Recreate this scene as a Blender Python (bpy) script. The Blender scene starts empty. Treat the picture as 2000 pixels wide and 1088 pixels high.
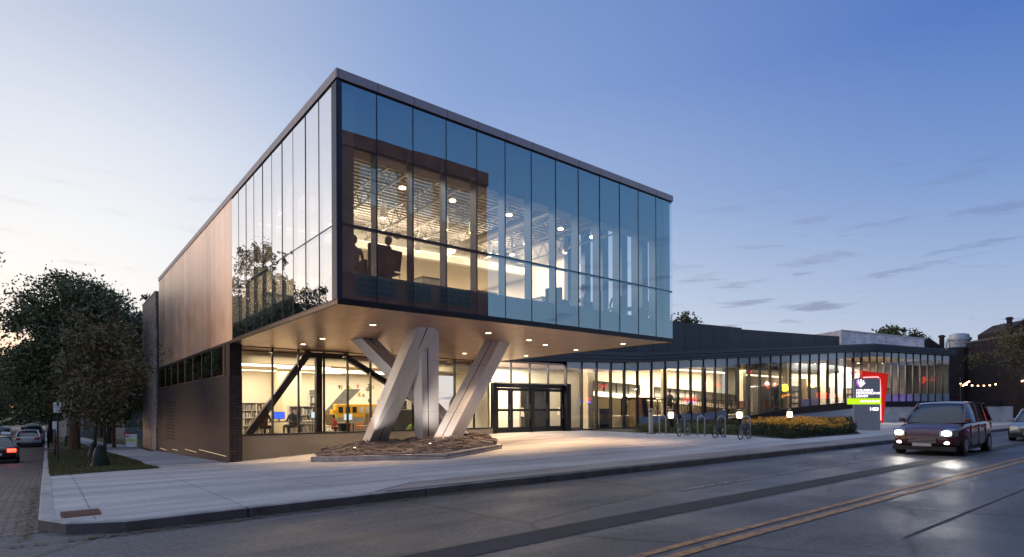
import bpy, bmesh, math, random
import numpy as np
from mathutils import Vector, Matrix, Quaternion
random.seed(7)
R = math.radians
SC = bpy.context.scene
COL = SC.collection
PI = math.pi

# ------------------------------------------------------------------ ground height
GU = [-6, 0, 4, 9, 14]
GV = [-6, 0, 5, 12, 30, 60, 120]
GZ = [[-.05, -.15, -.32, -.7, -1.3, -1.6, -2.0], [0, -.12, -.35, -.8, -1.33, -1.6, -2.0],
      [0, -.08, -.28, -.6, -1.3, -1.6, -2.0], [0, -.03, -.12, -.36, -.5, -.5, -.5], [0] * 7]
def G(u, v):
    u = min(max(u, -6), 14); v = min(max(v, -6), 120)
    i = max(k for k in range(4) if GU[k] <= u); j = max(k for k in range(6) if GV[k] <= v)
    a = (u - GU[i]) / (GU[i + 1] - GU[i]); b = (v - GV[j]) / (GV[j + 1] - GV[j])
    return (GZ[i][j] * (1 - a) + GZ[i + 1][j] * a) * (1 - b) + (GZ[i][j + 1] * (1 - a) + GZ[i + 1][j + 1] * a) * b

# ------------------------------------------------------------------ materials
def lin(c):
    return tuple((x / 12.92 if x <= .04045 else ((x + .055) / 1.055) ** 2.4) for x in c[:3]) + (1,)
class NT:
    def __init__(s, tree): s.t = tree; s.n = tree.nodes; s.l = tree.links
    def new(s, kind, **kw):
        n = s.n.new(kind)
        for k, v in kw.items():
            if k[0] == '_': n.inputs[k[1:].replace('_', ' ')].default_value = v
            else: setattr(n, k, v)
        return n
    def link(s, a, b): s.l.new(a, b)
    def ramp(s, fac, stops):
        r = s.new('ShaderNodeValToRGB')
        e = r.color_ramp.elements
        while len(e) > 1: e.remove(e[0])
        e[0].position = stops[0][0]; e[0].color = stops[0][1]
        for p, c in stops[1:]:
            q = e.new(p); q.color = c
        s.link(fac, r.inputs[0]); return r.outputs[0]
    def mix(s, f, a, b, mode='MIX'):
        m = s.new('ShaderNodeMix', data_type='RGBA', blend_type=mode)
        for sock, val in ((m.inputs[0], f), (m.inputs[6], a), (m.inputs[7], b)):
            if isinstance(val, (int, float)): sock.default_value = val
            elif isinstance(val, tuple): sock.default_value = val
            else: s.link(val, sock)
        return m.outputs[2]
    def math(s, op, a, b=None, c=None, clamp=False):
        m = s.new('ShaderNodeMath', operation=op, use_clamp=clamp)
        for i, val in enumerate((a, b, c)):
            if val is None: continue
            if isinstance(val, (int, float)): m.inputs[i].default_value = val
            else: s.link(val, m.inputs[i])
        return m.outputs[0]

MATS = {}
def basemat(name):
    m = bpy.data.materials.new(name); m.use_nodes = True
    nt = NT(m.node_tree); nt.n.clear()
    out = nt.new('ShaderNodeOutputMaterial')
    MATS[name] = m
    return m, nt, out
def g4(c): return (c, c, c, 1) if isinstance(c, (int, float)) else tuple(c) + (1,) if len(c) == 3 else tuple(c)
def pbr(name, col, rough=.6, metal=0., var=.15, scale=3., bump=0., bscale=30., emit=None, es=0., spec=.5, col2=None, island=False, coat=0.):
    m, nt, out = basemat(name)
    p = nt.new('ShaderNodeBsdfPrincipled')
    p.inputs['Roughness'].default_value = rough; p.inputs['Metallic'].default_value = metal
    p.inputs['Specular IOR Level'].default_value = spec
    if coat: p.inputs['Coat Weight'].default_value = coat; p.inputs['Coat Roughness'].default_value = .08
    geo = nt.new('ShaderNodeNewGeometry')
    c1 = g4(col); c2 = g4(col2) if col2 is not None else tuple(x * (1 - var * 1.6) for x in c1[:3]) + (1,)
    if island:
        c = nt.ramp(geo.outputs['Random Per Island'], [(0, c1), (1, c2)])
    else:
        no = nt.new('ShaderNodeTexNoise', _Scale=scale, _Detail=5.)
        nt.link(geo.outputs['Position'], no.inputs['Vector'])
        c = nt.ramp(no.outputs['Fac'], [(.3, c1), (.7, c2)])
    nt.link(c, p.inputs['Base Color'])
    if bump:
        nb = nt.new('ShaderNodeTexNoise', _Scale=bscale, _Detail=4.)
        nt.link(geo.outputs['Position'], nb.inputs['Vector'])
        b = nt.new('ShaderNodeBump', _Strength=bump, _Distance=.02)
        nt.link(nb.outputs['Fac'], b.inputs['Height']); nt.link(b.outputs[0], p.inputs['Normal'])
    if emit is not None:
        p.inputs['Emission Color'].default_value = g4(emit); p.inputs['Emission Strength'].default_value = es
    nt.link(p.outputs[0], out.inputs[0])
    return m
def emi(name, col, s):
    m, nt, out = basemat(name)
    e = nt.new('ShaderNodeEmission', _Color=g4(col), _Strength=s)
    nt.link(e.outputs[0], out.inputs[0]); return m
def glass(name, r0, rg, tint=(1, 1, 1), rcol=(1, 1, 1), wob=.02, wscale=.7, milk=0., power=3.):
    """coated architectural glass: mirror part grows from r0 (head-on) to rg (grazing)"""
    m, nt, out = basemat(name)
    geo = nt.new('ShaderNodeNewGeometry')
    no = nt.new('ShaderNodeTexNoise', _Scale=wscale, _Detail=1.)
    mp = nt.new('ShaderNodeMapping'); mp.inputs['Scale'].default_value = (1, 1, 2.5)
    nt.link(geo.outputs['Position'], mp.inputs['Vector']); nt.link(mp.outputs[0], no.inputs['Vector'])
    b = nt.new('ShaderNodeBump', _Strength=wob, _Distance=.3)
    nt.link(no.outputs['Fac'], b.inputs['Height'])
    gl = nt.new('ShaderNodeBsdfGlossy', _Color=g4(rcol), _Roughness=.0)
    nt.link(b.outputs[0], gl.inputs['Normal'])
    tr = nt.new('ShaderNodeBsdfTransparent', _Color=g4(tint))
    back = tr.outputs[0]
    if milk:
        di = nt.new('ShaderNodeBsdfTranslucent', _Color=(.85, .85, .9, 1))
        ms = nt.new('ShaderNodeMixShader', _Fac=milk)
        nt.link(tr.outputs[0], ms.inputs[1]); nt.link(di.outputs[0], ms.inputs[2]); back = ms.outputs[0]
    lw = nt.new('ShaderNodeLayerWeight', _Blend=.5)
    pw = nt.math('POWER', lw.outputs['Facing'], power)
    fac = nt.math('MULTIPLY_ADD', pw, rg - r0, r0)
    ms = nt.new('ShaderNodeMixShader')
    nt.link(fac, ms.inputs[0]); nt.link(back, ms.inputs[1]); nt.link(gl.outputs[0], ms.inputs[2])
    nt.link(ms.outputs[0], out.inputs[0]); return m
def hvec(nt, sx=1., sz=1., ang=0.):
    """vector (horizontal run along wall, height, 0) for vertical walls"""
    geo = nt.new('ShaderNodeNewGeometry'); sp = nt.new('ShaderNodeSeparateXYZ')
    nt.link(geo.outputs['Position'], sp.inputs[0])
    a = nt.math('MULTIPLY', nt.math('ADD', sp.outputs[0], sp.outputs[1]), sx)
    cb = nt.new('ShaderNodeCombineXYZ')
    nt.link(a, cb.inputs[0]); nt.link(nt.math('MULTIPLY', sp.outputs[2], sz), cb.inputs[1])
    return cb.outputs[0], geo, sp
def brickmat(name, c1, c2, mortar, bw=.32, bh=.095, rough=.7, msize=.012, bump=.6, spec=.4, ground=False):
    m, nt, out = basemat(name)
    v, geo, sp = hvec(nt)
    if ground: v = geo.outputs['Position']
    br = nt.new('ShaderNodeTexBrick', _Scale=1., _Color1=g4(c1), _Color2=g4(c2), _Mortar=g4(mortar))
    br.inputs['Mortar Size'].default_value = msize; br.inputs['Brick Width'].default_value = bw
    br.inputs['Row Height'].default_value = bh; br.inputs['Mortar Smooth'].default_value = .3
    nt.link(v, br.inputs['Vector'])
    no = nt.new('ShaderNodeTexNoise', _Scale=1.3, _Detail=6.); nt.link(geo.outputs['Position'], no.inputs['Vector'])
    sh = nt.ramp(no.outputs['Fac'], [(.25, (.62, .62, .62, 1)), (.75, (1.2, 1.15, 1.15, 1))])
    c = nt.mix(1., br.outputs['Color'], sh, 'MULTIPLY')
    p = nt.new('ShaderNodeBsdfPrincipled', _Roughness=rough); p.inputs['Specular IOR Level'].default_value = spec
    nt.link(c, p.inputs['Base Color'])
    b = nt.new('ShaderNodeBump', _Strength=bump, _Distance=.02); b.invert = True
    nb = nt.new('ShaderNodeTexNoise', _Scale=25., _Detail=3.); nt.link(geo.outputs['Position'], nb.inputs['Vector'])
    h = nt.math('MULTIPLY_ADD', nb.outputs['Fac'], .35, br.outputs['Fac'])
    nt.link(h, b.inputs['Height']); nt.link(b.outputs[0], p.inputs['Normal'])
    nt.link(p.outputs[0], out.inputs[0]); return m
def concretemat(name, col, var=.2, joint=None, rough=.8, warm=None):
    m, nt, out = basemat(name)
    geo = nt.new('ShaderNodeNewGeometry')
    n1 = nt.new('ShaderNodeTexNoise', _Scale=.45, _Detail=8., _Roughness=.6)
    mp = nt.new('ShaderNodeMapping'); mp.inputs['Scale'].default_value = (.55, 1.4, 1)
    nt.link(geo.outputs['Position'], mp.inputs['Vector']); nt.link(mp.outputs[0], n1.inputs['Vector'])
    n2 = nt.new('ShaderNodeTexNoise', _Scale=14., _Detail=6.); nt.link(geo.outputs['Position'], n2.inputs['Vector'])
    n3 = nt.new('ShaderNodeTexNoise', _Scale=3.2, _Detail=2.); nt.link(geo.outputs['Position'], n3.inputs['Vector'])
    a = g4(col); d = tuple(x * (1 - var) for x in a[:3]) + (1,)
    c = nt.ramp(n1.outputs['Fac'], [(.3, d), (.62, a)])
    c = nt.mix(1., c, nt.ramp(n2.outputs['Fac'], [(.3, (.86, .86, .86, 1)), (.7, (1.06, 1.06, 1.06, 1))]), 'MULTIPLY')
    c = nt.mix(1., c, nt.ramp(n3.outputs['Fac'], [(.22, (.7, .7, .7, 1)), (.34, (1, 1, 1, 1))]), 'MULTIPLY')
    vg = nt.new('ShaderNodeTexVoronoi', _Scale=1.7); nt.link(geo.outputs['Position'], vg.inputs['Vector'])
    c = nt.mix(1., c, nt.ramp(vg.outputs['Distance'], [(.0, (.35, .34, .33, 1)), (.035, (.45, .45, .45, 1)), (.05, (1, 1, 1, 1))]), 'MULTIPLY')
    n4 = nt.new('ShaderNodeTexNoise', _Scale=.9, _Detail=4.); m4 = nt.new('ShaderNodeMapping'); m4.inputs['Scale'].default_value = (.25, 1.6, 1); m4.inputs['Location'].default_value = (9, 4, 0)
    nt.link(geo.outputs['Position'], m4.inputs['Vector']); nt.link(m4.outputs[0], n4.inputs['Vector'])
    c = nt.mix(1., c, nt.ramp(n4.outputs['Fac'], [(.42, (.8, .8, .82, 1)), (.6, (1.07, 1.07, 1.06, 1))]), 'MULTIPLY')
    if joint:
        br = nt.new('ShaderNodeTexBrick', _Scale=1., _Color1=(1, 1, 1, 1), _Color2=(.93, .93, .95, 1), _Mortar=(.5, .5, .52, 1))
        br.inputs['Mortar Size'].default_value = .012; br.inputs['Brick Width'].default_value = joint[0]
        br.inputs['Row Height'].default_value = joint[1]; br.offset = 0.
        nt.link(geo.outputs['Position'], br.inputs['Vector'])
        c = nt.mix(1., c, br.outputs['Color'], 'MULTIPLY')
    p = nt.new('ShaderNodeBsdfPrincipled', _Roughness=rough)
    nt.link(c, p.inputs['Base Color'])
    b = nt.new('ShaderNodeBump', _Strength=.25, _Distance=.01); nt.link(n2.outputs['Fac'], b.inputs['Height'])
    nt.link(b.outputs[0], p.inputs['Normal']); nt.link(p.outputs[0], out.inputs[0]); return m
def panelmat(name, col, rough, metal, pw, ph, seam=.3, vertical=True, var=.12, mort=.012, offs=0., coat=0., rv=.18):
    m, nt, out = basemat(name)
    v, geo, sp = hvec(nt)
    if not vertical: v = geo.outputs['Position']
    c1 = g4(col); c2 = tuple(x * (1 - var) for x in c1[:3]) + (1,)
    br = nt.new('ShaderNodeTexBrick', _Scale=1., _Color1=c1, _Color2=c2, _Mortar=tuple(x * seam for x in c1[:3]) + (1,))
    br.inputs['Mortar Size'].default_value = mort; br.inputs['Brick Width'].default_value = pw; br.inputs['Row Height'].default_value = ph
    br.offset = offs; br.inputs['Mortar Smooth'].default_value = .1
    nt.link(v, br.inputs['Vector'])
    p = nt.new('ShaderNodeBsdfPrincipled', _Metallic=metal)
    no = nt.new('ShaderNodeTexNoise', _Scale=.9, _Detail=5.); nt.link(geo.outputs['Position'], no.inputs['Vector'])
    nt.link(nt.math('MULTIPLY_ADD', no.outputs['Fac'], rv, rough - rv / 2), p.inputs['Roughness'])
    nt.link(nt.mix(.35, br.outputs['Color'], nt.mix(1., br.outputs['Color'], nt.ramp(no.outputs['Fac'], [(.3, (.75, .75, .75, 1)), (.7, (1.15, 1.15, 1.15, 1))]), 'MULTIPLY')), p.inputs['Base Color'])
    b = nt.new('ShaderNodeBump', _Strength=.35, _Distance=.01); b.invert = True
    nt.link(br.outputs['Fac'], b.inputs['Height']); nt.link(b.outputs[0], p.inputs['Normal'])
    nt.link(p.outputs[0], out.inputs[0]); return m
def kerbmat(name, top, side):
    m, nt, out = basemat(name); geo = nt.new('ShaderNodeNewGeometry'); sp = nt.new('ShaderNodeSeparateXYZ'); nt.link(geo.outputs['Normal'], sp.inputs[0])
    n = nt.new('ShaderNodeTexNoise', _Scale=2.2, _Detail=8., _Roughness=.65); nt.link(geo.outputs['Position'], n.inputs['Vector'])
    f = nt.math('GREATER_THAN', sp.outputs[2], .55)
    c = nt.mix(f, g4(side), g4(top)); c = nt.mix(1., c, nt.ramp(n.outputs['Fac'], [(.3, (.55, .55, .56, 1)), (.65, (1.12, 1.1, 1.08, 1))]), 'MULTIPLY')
    br = nt.new('ShaderNodeTexBrick', _Scale=1., _Color1=(1, 1, 1, 1), _Color2=(.9, .9, .9, 1), _Mortar=(.3, .3, .3, 1)); br.offset = 0.
    br.inputs['Mortar Size'].default_value = .015; br.inputs['Brick Width'].default_value = 3.; br.inputs['Row Height'].default_value = 60.
    v, g_, s_ = hvec(nt); nt.link(v, br.inputs['Vector']); c = nt.mix(1., c, br.outputs['Color'], 'MULTIPLY')
    p = nt.new('ShaderNodeBsdfPrincipled', _Roughness=.85); nt.link(c, p.inputs['Base Color'])
    b = nt.new('ShaderNodeBump', _Strength=.5, _Distance=.02); nt.link(n.outputs['Fac'], b.inputs['Height']); nt.link(b.outputs[0], p.inputs['Normal']); nt.link(p.outputs[0], out.inputs[0])
def asphaltmat():
    m, nt, out = basemat('asphalt')
    geo = nt.new('ShaderNodeNewGeometry'); P = geo.outputs['Position']
    mp = nt.new('ShaderNodeMapping'); mp.inputs['Scale'].default_value = (.12, 1.2, 1); nt.link(P, mp.inputs['Vector'])
    n1 = nt.new('ShaderNodeTexNoise', _Scale=1.2, _Detail=6., _Roughness=.65); nt.link(mp.outputs[0], n1.inputs['Vector'])
    n2 = nt.new('ShaderNodeTexNoise', _Scale=70., _Detail=3.); nt.link(P, n2.inputs['Vector'])
    n3 = nt.new('ShaderNodeTexNoise', _Scale=.5, _Detail=4.); nt.link(P, n3.inputs['Vector'])
    vo = nt.new('ShaderNodeTexVoronoi', feature='DISTANCE_TO_EDGE', _Scale=.16)
    nd = nt.new('ShaderNodeTexNoise', _Scale=1.1, _Detail=5.); nt.link(P, nd.inputs['Vector'])
    nt.link(nt.mix(.22, P, nd.outputs['Color'], 'ADD'), vo.inputs['Vector'])
    c = nt.ramp(n1.outputs['Fac'], [(.3, (.075, .078, .088, 1)), (.7, (.12, .12, .13, 1))])
    c = nt.mix(1., c, nt.ramp(n2.outputs['Fac'], [(.3, (.55, .55, .55, 1)), (.5, (1, 1, 1, 1)), (.72, (1.7, 1.65, 1.6, 1))]), 'MULTIPLY')
    c = nt.mix(1., c, nt.ramp(n3.outputs['Fac'], [(.35, (.75, .75, .77, 1)), (.65, (1.15, 1.12, 1.1, 1))]), 'MULTIPLY')
    c = nt.mix(1., c, nt.ramp(vo.outputs['Distance'], [(.0, (.3, .3, .3, 1)), (.012, (1, 1, 1, 1))]), 'MULTIPLY')
    n4 = nt.new('ShaderNodeTexNoise', _Scale=16., _Detail=6., _Roughness=.75); nt.link(P, n4.inputs['Vector'])
    c = nt.mix(1., c, nt.ramp(n4.outputs['Fac'], [(.36, (.5, .5, .5, 1)), (.5, (1, 1, 1, 1)), (.66, (1.35, 1.33, 1.3, 1))]), 'MULTIPLY')
    n5 = nt.new('ShaderNodeTexNoise', _Scale=1.6, _Detail=3.); mq = nt.new('ShaderNodeMapping'); mq.inputs['Scale'].default_value = (.03, 1., 1); nt.link(P, mq.inputs['Vector']); nt.link(mq.outputs[0], n5.inputs['Vector'])
    c = nt.mix(1., c, nt.ramp(n5.outputs['Fac'], [(.4, (.7, .7, .72, 1)), (.55, (1.05, 1.05, 1.05, 1))]), 'MULTIPLY')
    p = nt.new('ShaderNodeBsdfPrincipled')
    nt.link(c, p.inputs['Base Color'])
    nt.link(nt.ramp(n3.outputs['Fac'], [(.35, (.36, .36, .36, 1)), (.65, (.62, .62, .62, 1))]), p.inputs['Roughness'])
    b = nt.new('ShaderNodeBump', _Strength=.8, _Distance=.012); nt.link(n2.outputs['Fac'], b.inputs['Height'])
    nt.link(b.outputs[0], p.inputs['Normal']); nt.link(p.outputs[0], out.inputs[0]); return m
def paintmat(name, col, wear=.5):
    m, nt, out = basemat(name)
    geo = nt.new('ShaderNodeNewGeometry')
    n = nt.new('ShaderNodeTexNoise', _Scale=9., _Detail=8., _Roughness=.7); nt.link(geo.outputs['Position'], n.inputs['Vector'])
    c = nt.ramp(n.outputs['Fac'], [(wear - .12, (.05, .048, .05, 1)), (wear + .1, g4(col))])
    p = nt.new('ShaderNodeBsdfPrincipled', _Roughness=.6); nt.link(c, p.inputs['Base Color'])
    nt.link(p.outputs[0], out.inputs[0]); return m

asphaltmat()
concretemat('sidewalk', (.56, .55, .55), .2, (1.8, 1.8))
concretemat('old_sidewalk', (.36, .33, .31), .3, (3., 9.))
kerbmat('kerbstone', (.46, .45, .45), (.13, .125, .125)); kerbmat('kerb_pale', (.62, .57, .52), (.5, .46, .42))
concretemat('concrete', (.34, .32, .29), .25); concretemat('concrete_pale', (.62, .62, .62), .22)
concretemat('soil', (.05, .045, .035), .4)
brickmat('paver', (.26, .18, .17), (.12, .09, .095), (.02, .018, .02), .26, .13, .5, .022, 1., ground=True)
brickmat('dark_brick', (.056, .046, .056), (.036, .03, .038), (.012, .01, .012), .42, .125, .5, .02, .9)
brickmat('tower_brick', (.62, .5, .43), (.3, .24, .21), (.08, .065, .06), .3, .08, .5, .01, .6, .6)
brickmat('white_brick', (.88, .88, .92), (.8, .8, .85), (.6, .6, .65), .5, .2, .7, .015, .5)
brickmat('old_brick', (.075, .055, .048), (.05, .038, .036), (.035, .03, .028), .22, .075, .85, .01, .5)
brickmat('red_brick', (.33, .14, .11), (.26, .11, .09), (.3, .2, .17), .22, .075, .85, .01, .4)
panelmat('copper_panel', (.92, .74, .64), .4, 1., .93, 40., .4, var=.2, mort=.009)
panelmat('soffit_panel', (.52, .33, .25), .34, .8, 1.11, 2.4, .2, False, .14, mort=.014, rv=.03)
panelmat('dark_clad', (.04, .052, .072), .42, .4, 1.45, 40., .12, var=.22, mort=.025)
panelmat('coping', (.36, .3, .31), .4, .5, 1.1127, 40., .3, var=.05)
pbr('column_metal', (.88, .87, .9), .36, .3, .05, 1.2)
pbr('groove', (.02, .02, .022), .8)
pbr('frame', (.018, .02, .026), .4, .3, .1)
pbr('frame_blue', (.03, .045, .08), .4, .3, .1)
pbr('fascia', (.05, .065, .09), .4, .5, .1)
pbr('white_wall', (.82, .76, .64), .8, 0, .04, .6)
pbr('cream', (.78, .68, .5), .8, 0, .06, .6)
pbr('deck', (.36, .32, .27), .6, .1, .05)
pbr('deck_dark', (.3, .27, .22), .7)
pbr('joist_white', (.38, .34, .28), .5, .1, .05)
pbr('bulkhead', (.35, .33, .3), .8)
pbr('display_screen', (.45, .45, .44), .6)
pbr('carpet', (.12, .1, .085), .9, 0, .3, 8)
pbr('wood', (.36, .2, .1), .5, 0, .3, 4)
pbr('pale_wood', (.6, .42, .22), .5, 0, .2, 4)
pbr('walnut', (.16, .07, .04), .5, 0, .3, 4)
pbr('shade_cloth', (.05, .065, .08), .8)
pbr('knee_panel', (.045, .07, .1), .5)
pbr('grey_panel', (.16, .16, .15), .6)
pbr('perforated', (.2, .19, .17), .6, .2)
pbr('yellow', (.85, .45, .03), .5)
pbr('lime', (.5, .7, .05), .5)
pbr('orange', (.75, .25, .05), .6)
pbr('red', (.5, .03, .03), .5)
pbr('white_plastic', (.75, .75, .73), .4)
pbr('black_plastic', (.02, .02, .022), .45)
pbr('steel', (.5, .5, .52), .3, .9, .1)
pbr('galvanised', (.5, .52, .56), .4, .6, .1)
pbr('rubber', (.015, .015, .016), .8)
pbr('rim', (.45, .45, .47), .3, .9)
pbr('skin', (.45, .27, .18), .6)
pbr('hair', (.02, .014, .01), .6)
pbr('cloth_dark', (.018, .018, .024), .9)
pbr('cloth_grey', (.22, .2, .19), .9)
pbr('cloth_red', (.65, .05, .08), .9)
pbr('cloth_white', (.6, .58, .55), .9)
pbr('book_tan', (.5, .4, .26), .7); pbr('book_blue', (.2, .28, .34), .7); pbr('book_red', (.4, .16, .1), .7)
pbr('bark', (.06, .048, .04), .9, 0, .3, 6, .6, 12)
pbr('bark_warm', (.2, .1, .05), .9, 0, .35, 6, .6, 12)
pbr('leaf_dark', (.065, .092, .042), .7, island=True, col2=(.19, .18, .08))
pbr('leaf_black', (.035, .055, .036), .7, island=True, col2=(.085, .105, .06))
pbr('leaf_autumn', (.15, .085, .045), .7, island=True, col2=(.1, .12, .05))
pbr('leaf_green', (.07, .1, .03), .7, island=True, col2=(.13, .13, .04))
pbr('leaf_sun', (.09, .1, .03), .7, island=True, col2=(.22, .17, .05))
pbr('lawn', (.085, .09, .03), .95, 0, .3, 1.5, .8, 60, col2=(.16, .13, .055))
pbr('blade', (.08, .09, .03), .9, island=True, col2=(.17, .15, .06))
pbr('bedleaf', (.02, .035, .014), .8, island=True, col2=(.05, .075, .03))
pbr('petal', (.75, .33, .02), .7, island=True, col2=(.9, .5, .05))
pbr('drygrass', (.11, .08, .045), .9, island=True, col2=(.05, .06, .03))
pbr('bag_green', (.012, .028, .024), .6, 0, .3, 8, .5, 12)
pbr('stone', (.27, .235, .22), .8, .0, .5, 5.2, .9, 9, island=True, col2=(.09, .08, .076))
pbr('stone_dark', (.03, .026, .025), .85, 0, .6, 3, .9, 12)
pbr('rust', (.16, .06, .04), .8, 0, .3, 10)
pbr('roof', (.05, .05, .055), .8)
pbr('siding', (.25, .27, .3), .8)
pbr('render_grey', (.3, .3, .32), .8)
pbr('car_dark', (.035, .012, .02), .25, .3, .05, coat=.8)
pbr('car_white', (.55, .6, .66), .3, .1, .05, coat=.6)
pbr('car_silver', (.36, .38, .41), .3, .5, .05, coat=.6)
pbr('car_maroon', (.1, .025, .03), .28, .3, .05, coat=.7)
pbr('car_grey', (.15, .16, .18), .3, .5, .05, coat=.6)
pbr('car_glass', (.02, .03, .035), .08, 0, .05, spec=.9)
pbr('sign_grey', (.085, .095, .125), .5, emit=(.1, .115, .16), es=.5)
pbr('sign_red', (.65, .02, .01), .5, emit=(.9, .02, .01), es=.38)
pbr('bike_blue', (.03, .1, .16), .35, .3)
pbr('bike_slate', (.1, .15, .22), .35, .3)
pbr('hydrant_paint', (.4, .13, .05), .6)
paintmat('yellow_line', (.45, .235, .08), .46)
paintmat('white_line', (.6, .6, .62), .56)
emi('lamp_warm', (1., .74, .42), 14.)
emi('disc_warm', (1., .8, .5), 9.)
emi('strip_white', (1., .86, .62), 5.)
emi('cove', (1., .84, .58), 2.6)
emi('glow_wall', (1., .83, .55), 1.1)
emi('bulb', (1., .5, .22), 14.)
emi('neon_red', (1., .05, .02), 3.5)
emi('neon_white', (1., .95, .9), 8.)
emi('neon_yellow', (1., .75, .05), 8.)
emi('neon_blue', (.1, .15, 1.), 9.)
emi('neon_orange', (1., .3, .03), 8.)
emi('sign_white', (1., .97, 1.), 2.)
emi('sign_purple', (.62, .13, .75), 1.3)
emi('sign_lime', (.6, 1., .02), 1.05)
emi('sign_tube', (1., .25, .25), 3.5)
emi('headlight', (1., .93, .82), 34.)
emi('foglight', (1., .93, .82), 8.)
emi('taillight', (1., .06, .03), 5.)
emi('screen_blue', (.04, .12, .9), 1.6)
emi('screen_white', (.75, .85, 1.), 1.1)
emi('exit_red', (1., .05, .06), 2.5)
emi('ground_light', (1., .75, .45), .9)
glass('glass_front', .33, .92, (.95, .95, .92), (.6, .86, 1.), .003, .5)
glass('glass_side', .66, .98, (.9, .9, .92), (1., .985, 1.), .012, .9, .25, 1.2)
glass('glass_ground', .06, .8, (.95, .94, .9), wob=.01)
glass('glass_clear', .02, .5, (.98, .98, .98)); glass('glass_wing', .17, .85, (.92, .92, .9), wob=.015)
glass('glass_strip', .5, .95, (.5, .5, .5), (1, .96, .88), .03, .9)
glass('glass_shop', .3, .9, (.5, .5, .55), wob=.02)
pbr('spandrel', (.36, .45, .54), .15, .3, .1, 1., spec=.8)
M = MATS

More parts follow.
